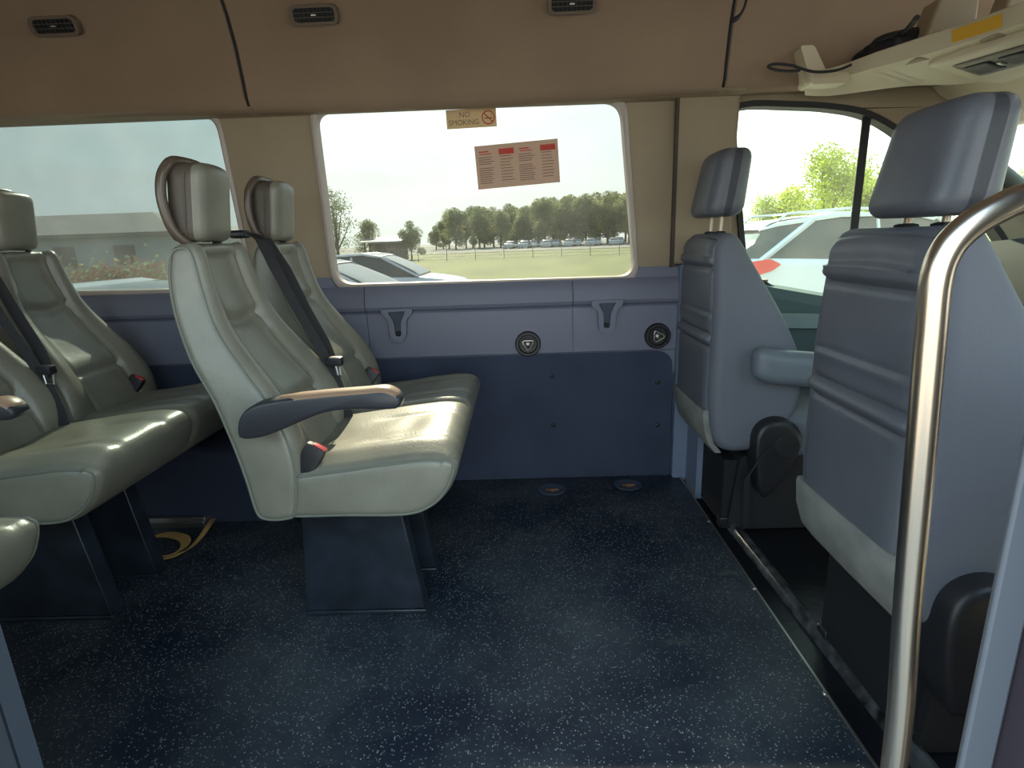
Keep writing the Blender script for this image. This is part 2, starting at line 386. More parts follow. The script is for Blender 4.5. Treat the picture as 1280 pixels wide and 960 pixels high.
# upper half of the trim stands proud and rolls back under a shadow line
for (xa, xb) in ((-2.7, -.602), (-.599, .197), (.200, .600)):
    rings = []
    for x in (xa, xb):
        rings.append([(x, YW-.012, .815 if not (x == .6) else .815), (x, YW-.024, .805), (x, YW-.036, .775), (x, YW-.040, .735), (x, YW-.034, .722), (x, YW-.020, .714),
                      (x, YW-.016, .706), (x, YW-.020, .690), (x, YW-.022, .600), (x, YW-.020, .535), (x, YW-.010, .528), (x, YW-.006, .8)])
    tr.loft(rings)
struct(tr.build('trim_2', trimb, ang=30))
cp = MB(); cp.plate(rpoly([(-2.7, -.0), (.600, -.0), (.592, .528), (-2.7, .528)], [.0, .0, .07, 0]), [], XZ(YW-.016), .03)
struct(cp.build('trim_3', carpet, bevel=.003))
# window frames + panes (part of the room)
for nm, wr, w, gm in (('window_2', w2r, w2, glass), ('window_1', w1r, w1, glassL)):
    cx = sum(p[0] for p in wr)/len(wr); cz = sum(p[1] for p in wr)/len(wr)
    def grow(k): return [(p[0]+(.0+k)*(1 if p[0] > cx else -1)*min(1, abs(p[0]-cx)/.1), p[1]+k*(1 if p[1] > cz else -1)*min(1, abs(p[1]-cz)/.1)) for p in wr]
    fr = MB(); n = len(wr); rings = []
    for (k, d) in ((.016, -.001), (.014, -.008), (.004, -.012), (-.003, -.006), (-.004, .036)):
        rings.append([(p[0], YW+d, p[1]) for p in grow(k)])
    fr.loft(rings, cap=False); fo = struct(fr.build(nm, rimM))
    pn = MB().plate(grow(.004), [], XZ(YW+.034), .004); pn.build('pane', gm, fo, smooth=False)
# right part of the back wall: pillar by the cab and the cab side with the door window
bpil = MB()
bpil.plate([(.575, .86), (.79, .86), (.790, 1.30), (.795, 1.52), (.565, 1.52)], [], XZ(YW-.030), .05)
struct(bpil.build('trim_4', beige, bevel=.012, seg=3))
MBs = MB().box((.572, YW-.026, 1.18), (.012, .016, .66)); struct(MBs.build('trim_5', mat('umber_seam', (.07, .055, .04), .8)))
blow = MB(); blow.plate(rpoly([(.600, .0), (.93, -.03), (.90, .30), (.84, .60), (.83, .86), (.60, .86)], [.01, .02, .05, .05, .01, .01]), [], XZ(YW-.045), .06)
blow.box((.760, YW-.11, .10), (.21, .14, .26))
struct(blow.build('trim_6', trimd, bevel=.02, seg=3))
dwin_px = [(915, 160), (924, 134), (990, 133), (1040, 136), (1082, 145), (1122, 168), (1160, 202), (1200, 244), (1244, 292), (1262, 345), (1200, 390), (1010, 372), (950, 352), (930, 330), (921, 240)]
dw = pxz(dwin_px, YW+.02); dwr = [(p.x, p.y) for p in crom([Vector(p) for p in dw], 60)]
cw = MB(); cw.plate([(.74, -.05), (2.5, -.05), (2.5, .86), (1.90, 1.075), (1.737, 1.190), (1.64, 1.29), (1.585, 1.38), (1.56, 1.52), (.74, 1.52)], [dwr], XZ(YW+.01), .05)
struct(cw.build('wall_back_cab', beige, bevel=.006))
dcx = sum(p[0] for p in dwr)/60; dcz = sum(p[1] for p in dwr)/60
def dgrow(k): 
    out = []
    for i in range(60):
        t = (Vector(dwr[(i+1) % 60])-Vector(dwr[i-1])).normalized(); out.append((dwr[i][0]-t.y*k, dwr[i][1]+t.x*k))
    return out
sgn = 1 if abs(dgrow(.02)[0][0]-dcx) > abs(dwr[0][0]-dcx) else -1
fr = MB(); fr.loft([[(p[0], YW+d, p[1]) for p in dgrow(sgn*k)] for k, d in ((.012, .008), (.012, -.006), (-.008, -.004), (-.010, .045))], cap=False)
win3 = struct(fr.build('window_3', sealM))
MB().plate(dgrow(-sgn*.002), [], XZ(YW+.045), .004).build('pane', glassD, win3, smooth=False)
wt, wb = W(1077, 140, y=YW), W(1080, 400, y=YW)
MB().box((1.262, YW+.015, 1.025), (.030, .012, .67)).build('window_divider', sealM, win3, bevel=.004)
# door card below the door window
dr = MB(); rings = []
for x, zt in ((.80, .80), (.95, .775), (1.15, .735), (1.5, .68), (1.9, .66), (2.3, .66)):
    rings.append([(x, YW+.02, zt), (x, YW-.03, zt-.012), (x, YW-.055, zt-.05), (x, YW-.05, .60), (x, YW-.05, .30), (x, YW-.03, -.02), (x, YW+.02, -.02)])
dr.loft(rings); door = struct(dr.build('door_1', doorM, ang=30))
d2 = MB(); d2.plate(rpoly([(.86, .62), (2.2, .56), (2.2, .61), (.86, .675)], .01), [], XZ(YW-.085), .04); d2.build('door_pull', doorL, door, bevel=.008)
# ceiling / cove ---------------------------------------------------------
cove = [(2.125, 1.438), (2.105, 1.450), (2.092, 1.475), (2.085, 1.52), (2.065, 1.62), (2.035, 1.70), (1.98, 1.80), (1.90, 1.87), (1.78, 1.92), (1.5, 1.96), (1.2, 1.975), (.8, 1.96), (.45, 1.90), (.30, 1.82)]
back = [(.30, 1.90), (.8, 2.02), (1.2, 2.03), (1.8, 1.98), (2.0, 1.90), (2.16, 1.74), (2.20, 1.50), (2.20, 1.445), (2.16, 1.438)]
mb = MB(); xs = [-2.7+.1*i for i in range(48)]
def lip(x):  # the lower edge of the headliner swells down gently over the middle window
    return .010*gs(x+.35, .9)
def cvring(x, lift=0): return [(x, y, z-(lip(x) if z < 1.5 else 0)+lift) for y, z in cove+back]
for xa, xb in ((-2.7, -.926), (-.918, .706), (.714, 2.1)):
    k = max(2, int((xb-xa)/.08)); mb.loft([cvring(xa+(xb-xa)*i/k) for i in range(k+1)])
struct(mb.build('ceiling', head, ang=50, bevel=.006))
for i, x in enumerate((-.922, .710)):
    s_ = MB(); s_.tube([(x, y+.002, z+.002) for y, z in cove], .0042, 8); struct(s_.build('trim_%d' % (7+i), matblack))
# pale strip under the cove
s_ = MB(); s_.loft([[(x, YW+.0, 1.50), (x, YW-.075, 1.46), (x, YW-.085, 1.446), (x, YW-.06, 1.434), (x, YW, 1.430)] for x in (-2.7, .79)]); struct(s_.build('trim_9', beige, ang=50))
# rear end and near-side remains of the shell
struct(MB().plate([(.30, -.03), (YW, -.03), (YW, 2.0), (.30, 2.0)], [], lambda u, v, d: (-2.7+d, u, v), -.03).build('wall_left', beige))

nw = MB(); nz_ = [(-2.3, .86), (-.62, .86), (-.62, 1.42), (-2.3, 1.42)]
nw.plate([(-2.7, -.03), (-.47, -.03), (-.47, 1.62), (.50, 1.62), (.50, -.03), (2.3, -.03), (2.3, 2.02), (-2.7, 2.02)], [rpoly(nz_, .06), rpoly([(.78, .80), (1.9, .74), (1.75, 1.15), (1.35, 1.42), (.78, 1.44)], .05)], XZ(.36), -.05)
struct(nw.build('wall_front', beige, bevel=.004))
# near door pillar (grey painted edge and its dark seal)
def slab_px(pts, y, th):
    return MB().plate([(W(a, b, y=y).x, W(a, b, y=y).z) for a, b in pts], [], XZ(y), th)
y_ = .50
xA, xB = W(1200, 960, y=y_), W(1243, 960, y=y_); xC = W(1290, 480, y=y_)
pl = MB(); pl.loft([[(xA.x, y_, z), (xB.x, y_, z), (xB.x, y_+.012, z), (xA.x+.004, y_+.012, z)] for z in (-.03, .3, .6, .9, 1.3, 1.8)])
struct(pl.build('trim_10', greyp, bevel=.004))
pl = MB(); pl.loft([[(xB.x+.001, y_-.03, z), (xB.x+.022, y_-.045, z), (xB.x+.045, y_-.03, z), (xB.x+.07, y_-.04, z), (xB.x+.09, y_+.0, z), (xB.x+.001, y_+.02, z)] for z in (-.03, .6, 1.2, 1.8)])
struct(pl.build('trim_11', mat('plum_door_seal', (.030, .024, .034), .5), ang=60))
pA, pB = W(0, 820, y=.42), W(38, 960, y=.42)
pl = MB(); pl.loft([[(pB.x-.16, .42, z), (pB.x-.03, .42, z), (pB.x-.022, .412, z), (pB.x-.012, .42, z), (pB.x-.002, .414, z), (pB.x+.002, .43, z), (pB.x-.16, .46, z)] for z in (-.03, .4, .8)])
struct(pl.build('trim_12', mat('blue_black_rubber', (.03, .04, .055), .4), ang=60))
# ============================================================ WALL FITTINGS
def hook(cx, cz, lab):
    t = thing('belt_guide_hook', lab, 'hook', (cx, YW-.030, cz), 'belt guide hooks on the side trim')
    ou = rpoly([(-.062, .010), (.062, .012), (.060, -.008), (.036, -.030), (.030, -.095), (.010, -.118), (-.012, -.118), (-.032, -.095), (-.034, -.030), (-.058, -.010)], .012)
    inn = rpoly([(-.034, .000), (.034, .002), (.014, -.040), (.010, -.095), (-.012, -.095), (-.014, -.040)], .008)
    MB().plate(ou, [inn], XZ(-.022), .022).build('bezel', trimb, t, bevel=.006, seg=3)
    MB().plate(inn, [], XZ(-.004), .004).build('recess', mat('recess_blue', (.05, .06, .095), .6), t)
    MB().box((-.001, -.008, -.085), (.018, .02, .014)).build('slot', matblack, t, bevel=.002)
hook(W(497, 390, y=YW-.03).x, .718, 'moulded blue-grey belt guide hook on the side trim, the one nearer the bench seat')
hook(W(758, 378, y=YW-.03).x, .726, 'moulded blue-grey belt guide hook on the side trim, the one nearer the cab')
def anchor(px_, py_, rot, lab):
    p = W(px_, py_, y=YW-.03); t = thing('wheelchair_belt_anchor', lab, 'anchor', (p.x, YW-.022, p.z), 'round black belt anchors on the side trim')
    MB().lathe([(.050, .0), (.050, -.010), (.046, -.016), (.038, -.016), (.034, -.008), (.0, -.006)], (0, 0, 0), 'y', 36).build('cup', black, t)
    tri = rpoly([(.030*cos(a+rot), .030*sin(a+rot)) for a in (pi/2, pi/2+2.094, pi/2+4.188)], .016, 6)
    MB().tube([(u, -.019, v) for u, v in tri], .0035, 8, True).build('triangular_ring', steel, t)
    MB().lathe([(.011, -.006), (.012, -.016), (.007, -.021), (.0, -.022)], (0, 0, 0), 'y', 20).build('stud', steel, t)
anchor(660, 430, pi, 'round black belt anchor with triangular metal ring, below the middle of the large window')
anchor(822, 420, pi/6, 'round black belt anchor with triangular metal ring, beside the cab pillar')
g = 'push rivets in the navy wall panel'
base = None
for px_, py_, lab in ((690, 470, 'black push rivet in the navy panel, upper one nearer the bench'), (692, 531, 'black push rivet in the navy panel, lower one nearer the bench'), (822, 478, 'black push rivet in the navy panel, upper one beside the cab pillar'), (822, 531, 'black push rivet in the navy panel, lower one beside the cab pillar')):
    p = W(px_, py_, y=YW-.016)
    if base is None: b = base = tag(MB().lathe([(.009, .0), (.009, -.002), (.006, -.005), (.0, -.006)], (0, 0, 0), 'y', 16).build('push_rivet', black), lab, 'rivet', g)
    else: b = base.copy(); COL.objects.link(b); b['label'] = lab
    b.location = (p.x, YW-.016, p.z)
# air vents in the cove
def vent(cx, lab, w=.155):
    t = thing('air_vent', lab, 'vent', (cx, 2.026, 1.690), 'air vents in the headliner'); t.rotation_euler = (R(22), 0, 0)
    ou = rpoly([(-w/2, -.028), (w/2, -.028), (w/2, .028), (-w/2, .028)], .022); inn = rpoly([(-w/2+.012, -.019), (w/2-.012, -.019), (w/2-.012, .019), (-w/2+.012, .019)], .014)
    MB().plate(ou, [inn], XZ(-.012), .02).build('bezel', mat('brown_bezel', (.15, .11, .08), .6), t, bevel=.003)
    MB().plate(inn, [], XZ(-.004), .006).build('duct', matblack, t)
    for dz in (-.0065, .0065): MB().box((0, -.009, dz), (w-.024, .008, .0022)).build('louvre', mat('brown_louvre', (.09, .07, .05), .5), t)
    mb = MB()
    for k in range(-4, 5): mb.box((k*.0145, -.007, 0), (.0016, .006, .036))
    mb.build('vanes', black, t); MB().box((0, -.012, 0), (.016, .006, .004)).build('tab', steel, t)
vent(-1.478, 'slatted oval air vent in the headliner, leftmost of the three')
vent(-.634, 'slatted oval air vent in the headliner, just right of the left ceiling seam')
vent(.190, 'slatted oval air vent cut by the top of the picture, right of the other two')
# labels on the window
def text_mesh(body, size, name='t'):
    c = bpy.data.curves.new(name, 'FONT'); c.body = body; c.size = size; c.align_x = 'CENTER'; c.align_y = 'CENTER'; c.space_line = .9
    o = bpy.data.objects.new(name, c); COL.objects.link(o); dg = bpy.context.evaluated_depsgraph_get(); me = bpy.data.meshes.new_from_object(o.evaluated_get(dg))
    vs = [v.co.copy() for v in me.vertices]; fs = [tuple(p.vertices) for p in me.polygons]
    bpy.data.objects.remove(o); bpy.data.curves.remove(c); return vs, fs
YG = YW+.033
c0 = (W(558, 137, y=YG)+W(620, 156, y=YG))/2; wS = .183; hS = .060
mb = MB(); mb.box((0, 0, 0), (wS, .0006, hS+.004), mi=0)
for body, dx, dz in (('NO', -.024, .013), ('SMOKING', -.028, -.013)):
    vs, fs = text_mesh(body, .026 if body == 'NO' else .0255); mb.add([(v.x*.98+dx, -.0008, v.y+dz) for v in vs], fs, 1)
rg = [(.062+.024*cos(a), .024*sin(a)) for a in [2*pi*i/28 for i in range(28)]]; ri = [(.062+.020*cos(a), .020*sin(a)) for a in [2*pi*i/28 for i in range(28)]]
mb.plate(rg, [ri], XZ(-.0012), .0004, 2)
mb.box((.062, -.001, 0), (.042, .0004, .004), Matrix.Rotation(R(45), 3, 'Y'), 2)
mb.box((.062, -.0009, -.002), (.030, .0004, .004), None, 1); mb.tube([(.070, -.0009, .003), (.074, -.0009, .008), (.070, -.0009, .012)], .0008, 6, mi=1)
o = mb.build('no_smoking_sticker', [paper2, darkp, redp], smooth=False); o.location = c0+Vector((0, 0, -.004)); o.rotation_euler = (0, R(-1.2), 0)
tag(o, 'small tan NO SMOKING sticker at the top of the window glass', 'sticker')
q = [W(a, b, y=YG) for a, b in ((593, 183), (697, 173), (700, 228), (598, 237))]; cc = sum(q, Vector())/4; ws, hs = (q[1]-q[0]).length, (q[3]-q[0]).length
mb = MB(); mb.box((0, 0, 0), (ws, .0006, hs), mi=0)
for cx_, cw_, hd in ((-.112, .062, 0), (-.038, .050, 1), (.038, .064, 0), (.116, .050, 1)):
    if hd: mb.box((cx_, -.0008, hs/2-.026), (.056, .0004, .020), mi=2)
    else: mb.box((cx_-.01, -.0008, hs/2-.022), (.036, .0003, .004), mi=2); mb.box((cx_-.004, -.0008, hs/2-.030), (.045, .0003, .003), mi=2)
    for k in range(13 if not hd else 9):
        if not hd and k == 4: continue
        l_ = cw_*(random.uniform(.72, 1)); zz = hs/2-.042-k*(.0075 if not hd else .0105)
        mb.box((cx_-(cw_-l_)/2, -.0008, zz), (l_, .0003, .0026), mi=1)
o = mb.build('notice_sticker', [paper, darkp, redp], smooth=False); o.location = cc; o.rotation_euler = (0, -math.atan2(q[1].z-q[0].z, q[1].x-q[0].x), 0)
tag(o, 'tilted pinkish notice sticker with two red blocks and columns of small print on the window', 'sticker')
# ============================================================ BENCH SEATS
back_prof = [(-.808, .962), (-.817, .90), (-.806, .82), (-.772, .72), (-.722, .625), (-.690, .53), (-.672, .44), (-.658, .350), (-.630, .328), (-.580, .328), (-.553, .345),
             (-.538, .42), (-.538, .49), (-.556, .56), (-.590, .63), (-.640, .70), (-.682, .76), (-.712, .82), (-.733, .90), (-.745, .962), (-.762, .985), (-.790, .983)]
cush_prof = [(-.652, .41), (-.640, .365), (-.60, .338), (-.55, .330), (-.45, .330), (-.30, .328), (-.235, .345), (-.190, .385), (-.163, .440), (-.163, .475), (-.185, .500), (-.24, .507), (-.32, .500), (-.42, .487), (-.53, .475), (-.60, .468), (-.642, .448)]
def back_disp(x, v, z, n):
    if n.x < .2 or z > .985: return 0
    a = abs(v); d = 0; d += .012*gs(a-.80, .16)*sm((z-.44)/.12)-.020*sm((.70-a)/.34)*sm((z-.44)/.12)*sm((.985-z)/.03)
    pw_ = .50+.10*sm((z-.55)/.4)
    d -= .008*gs(a-pw_, .04)*sm((z-.40)/.1)*sm((1.0-z)/.05)
    if a < pw_: d -= .011*gs(z-.800-.02*a, .012); d += .007*gs(z-.84, .035)+.003*gs(z-.77, .02); d -= .009*gs(z-.600, .011); d += .004*gs(z-.63, .025)
    return d*sm((n.x-.2)/.5)
def cush_disp_factory(nseat):
    def f(x, v, z, n):
        d = 0
        if n.y > .25:
            w = n.y
            d -= .022*sm((abs(v)-(.80 if nseat == 2 else .6))/.2)*w
            if nseat == 2:
                d -= .014*gs(v, .030)*w; s2 = abs(v)*2-1
            else: s2 = v
            d -= .010*gs(s2, .45)*w*sm((-.2-x)/.12)
            for c_ in (-.45, .45): d -= .006*gs(s2-c_, .07)*sm((x+.45)/.1)*w
            d += .002*noise.noise(Vector((x*9, v*6, 0)))*w
        if n.x > .5 and nseat == 2: d -= .010*gs(v, .025)
        return d
    return f
def bench(loc, label, group, seats, y0, arm=True):
    """seats: list of (ya, yb) backrest spans; y0: near face"""
    t = thing('bench_seat' if len(seats) > 1 else 'single_seat', label, 'seat', loc, group); o3 = Vector(loc)
    def bl(mb, name, m_, par=t, **k): ob = mb.build(name, m_, par, **k); return ob
    y1 = seats[-1][1]
    mb, eg = padded(cush_prof, y0, y1, .028, disp=cush_disp_factory(len(seats)), n=110, ny=60); cu = bl(mb, 'cushion', leather, ang=60)
    for e_ in eg: bl(MB().tube(e_, .0032, 6, True), 'piping', piping, cu)
    for i, (a, b) in enumerate(seats):
        tp = lambda z, a=a, b=b: (a+.088*sm((z-.50)/.50), b-.075*sm((z-.50)/.50))
        mb, eg = padded(back_prof, a, b-.004, .026, taper=tp, disp=back_disp, n=150, ny=56); bk = bl(mb, 'backrest', leather, ang=60)
        pm = MB()
        for e_ in eg: bl(MB().tube(e_, .0032, 6, True), 'piping', piping, bk)
        c = (a+.088+b-.075)/2-.012; hw = .075
        hd = MB().rbox((-.776, c, 1.076), (.088, 2*hw, .178), .026, 12, fn=lambda q: (q.x+.010*q.z/.08+(.007*(1-(q.y/hw)**2) if q.x > 0 else 0), q.y, q.z+.006*(1-(q.y/hw)**2)))
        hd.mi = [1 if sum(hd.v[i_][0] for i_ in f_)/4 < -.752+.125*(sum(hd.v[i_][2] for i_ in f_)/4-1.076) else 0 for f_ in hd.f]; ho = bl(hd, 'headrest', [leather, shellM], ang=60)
        loop = [(-.772, c-hw+.020, .965), (-.785, c-hw+.006, .990), (-.803, c-hw-.010, 1.02), (-.812, c-hw-.016, 1.08), (-.808, c-hw-.012, 1.130), (-.798, c-hw+.002, 1.160), (-.792, c-hw+.030, 1.174)]
        loop += [(p[0], 2*c-p[1], p[2]) for p in reversed(loop)]
        lp = crom([Vector(p) for p in loop], 60, False); bl(MB().tube(lp, .0115, 12), 'headrest_frame', frameM, ho)
        seam = [(-.770+.010*z_/.08, c-hw-.001, 1.076+z_) for z_ in [-.07+.14*k_/10 for k_ in range(11)]]; bl(MB().tube(seam, .0022, 6), 'headrest_seam', frameM, ho)
        # pedestal leg: a tapered box whose front face slopes forward to the floor
    for ly in ((1.325, 1.52) if len(seats) > 1 else (y0+.10, y0+.30)):
        mb = MB(); mb.plate([(-.605, .012), (-.282, .012), (-.330, .335), (-.585, .335)], [], XZ(ly-.012), .050)
        mb.box((-.445, ly+.013, .006), (.33, .058, .012)); lg = bl(mb, 'leg', pedm, bevel=.003)
    mb = MB()
    for bx in (-.54, -.40): mb.box((bx, (seats[0][0]+y1)/2-.02, .327), (.06, y1-seats[0][0]-.14, .026))
    bl(mb, 'seat_rail', matblack, bevel=.003)
    if arm:
        ya = seats[0][0]-.050
        pts = [(298, 548), (296, 530), (304, 515), (320, 506), (350, 500), (400, 495), (450, 491), (480, 489), (496, 495), (501, 503), (497, 511), (480, 513), (440, 513), (405, 517), (375, 528), (345, 541), (318, 549)]
        pp = [(W(a, b, y=ya).x, W(a, b, y=ya).z) for a, b in pts]
        pr = evenly(crom([Vector(p) for p in pp], 120), 70); am = MB(); r_ = .008
        def ring(y, ins):
            out = []
            for i in range(70):
                tt = (pr[(i+1) % 70]-pr[i-1]).normalized(); out.append((pr[i].x+sg_*tt.y*ins, y, pr[i].y-sg_*tt.x*ins))
            return out
        ar = sum(pr[i].x*pr[(i+1) % 70].y-pr[(i+1) % 70].x*pr[i].y for i in range(70)); sg_ = -1 if ar > 0 else 1
        am.loft([ring(ya, r_), ring(ya+.002, .003), ring(ya+.008, 0), ring(ya+.044, 0), ring(ya+.050, .004)]); ao = bl(am, 'armrest', armm, ang=50)
        top = [(345, 501), (400, 495), (450, 491), (480, 489), (497, 497), (490, 494)]
        tp_ = [Vector((W(a, b, y=ya).x, ya+.026, W(a, b, y=ya).z+.001)) for a, b in top[:5]]
        tp2 = crom(tp_, 18, False); am = MB(); rings = []
        for i, p in enumerate(tp2):
            w_ = .026*min(1, (i+1)/3, (18-i)/2.2+.1); rings.append([(p.x, p.y-w_, p.z-.005), (p.x, p.y-w_*.8, p.z+.002), (p.x, p.y, p.z+.0045), (p.x, p.y+w_*.8, p.z+.002), (p.x, p.y+w_, p.z-.005)])
        am.loft(rings); bl(am, 'armrest_pad', armtop, ao, ang=60)
    # buckles
    def buckle(x, y, z, ax, ay, nm='buckle'):
        rot = Matrix.Rotation(ay, 3, 'Y')@Matrix.Rotation(ax, 3, 'X')
        b = MB().rbox((0, 0, .0), (.050, .030, .080), .007, 5); ob = b.build(nm, black, t); ob.matrix_local = Matrix.Translation((x, y, z))@rot.to_4x4()
        MB().rbox((.006, 0, .036), (.034, .022, .014), .004, 4).build('release_button', red, ob)
        MB().ribbon([(0, 0, -.09), (0, 0, -.04)], Vector((0, .017, 0)), .003).build('stalk', webbing, ob)
    if len(seats) > 1:
        p = W(388, 577, y=y0+.03); buckle(p.x, y0+.03, p.z+.005, R(-8), R(32))
        p = W(462, 472, y=1.98); buckle(p.x, 1.96, p.z, R(-10), R(35))
        # lap and shoulder belt of the near seat, hanging from between the two backrests
        P3 = lambda a, b, y: W(a, b, y=y)
        run = [P3(306, 292, 1.62), P3(318, 300, 1.61), P3(335, 335, 1.60), P3(362, 385, 1.60), P3(390, 432, 1.60), P3(408, 468, 1.60), P3(420, 500, 1.59), P3(428, 532, 1.58)]
        run = [p+Vector((.020, 0, 0)) for p in run]
        w_ = [Vector((.018, .009, -.004))*k for k in (.8, .85, .8, .75, .75, .85, .9, .9)]
        bo = MB().ribbon(run, w_).build('seat_belt', webbing, t)
        run2 = [P3(322, 298, 1.66), P3(347, 335, 1.655), P3(372, 385, 1.65), P3(395, 425, 1.64), P3(407, 455, 1.62)]; run2 = [p+Vector((.022, 0, 0)) for p in run2]
        MB().ribbon(run2, Vector((.015, .007, -.003))).build('return_webbing', webbing, bo)
        p = P3(407, 452, 1.60)+Vector((.028, 0, 0))
        tg = MB().rbox(p, (.045, .03, .028), .006, 5); tg.build('belt_tongue', black, bo)
        MB().tube([p+Vector((.008, -.022, -.012)), p+Vector((.012, -.026, -.035)), p+Vector((.012, .0, -.045)), p+Vector((.008, .010, -.014))], .003, 6, True).build('tongue_plate', steel, bo)
        p = P3(427, 536, 1.57)+Vector((.02, 0, 0)); MB().rbox(p, (.016, .045, .03), .005, 5).build('adjuster', black, bo)
        # belt outlet between the headrests
        p = P3(300, 293, 1.645); MB().rbox(p+Vector((0.0, 0, .0)), (.045, .050, .022), .008, 6).build('belt_outlet', black, t)
    return t
G = 'grey-green leather passenger seats'
b1 = bench((0, 0, 0), 'grey-green leather double bench seat with a curved armrest, in front of the large window', G, [(1.218, 1.640), (1.640, 2.060)], 1.224)
b2 = dup(b1, (-.862, 0, 0), 'grey-green leather double bench seat in the row behind, cut by the left edge', G)
b3 = bench((-.795, -.70, 0), 'single leather seat whose cushion tip pokes in at the lower left edge', G, [(1.27, 1.69)], 1.262, arm=False)
# stray yellow strap and fittings on the floor under the rear row
ys = [W(270, 643, z=.004), W(262, 655, z=.02), W(248, 675, z=.012), W(230, 690, z=.012), W(205, 697, z=.006), W(188, 698, z=.006)]
ys2 = [W(188, 672, z=.004), W(208, 668, z=.004), W(228, 672, z=.010), W(232, 680, z=.010), W(222, 690, z=.008), W(200, 699, z=.005)]
mb = MB(); mb.ribbon(crom(ys, 24, False), Vector((.006, .016, .0)), .001); mb.ribbon(crom(ys2, 24, False), Vector((.010, .014, .002)), .001)
tag(mb.build('webbing_strap', strapM), 'crumpled yellow-brown webbing strap lying on the floor under the rear bench', 'strap')
mb = MB(); a = W(175, 655, z=.012); b = W(262, 650, z=.012); mb.box(((a.x+b.x)/2, 1.84, .012), (abs(b.x-a.x), .045, .024)); mb.box(((a.x+b.x)/2, 1.84, .028), (abs(b.x-a.x)*.96, .016, .010))
tag(mb.build('floor_rail', steel, bevel=.002), 'short metal seat rail on the floor behind the yellow strap', 'rail')
# wheel arch cover
mb = MB(); rings = []
for k in range(15):
    a = pi*k/14; x = -1.30-.44*cos(a)*1.0; z = .30*sin(a)**.7
    rings.append([(x, 1.86, max(z-.012, .001)), (x, 1.875, z), (x, YW-.02, z), (x, YW-.02, .0), (x, 1.86, .0)])
mb.loft(rings); tag(mb.build('wheel_arch_cover', mat('navy_arch', (.028, .036, .062), .5)), 'dark navy wheel arch cover on the floor behind the front bench', 'wheel arch')
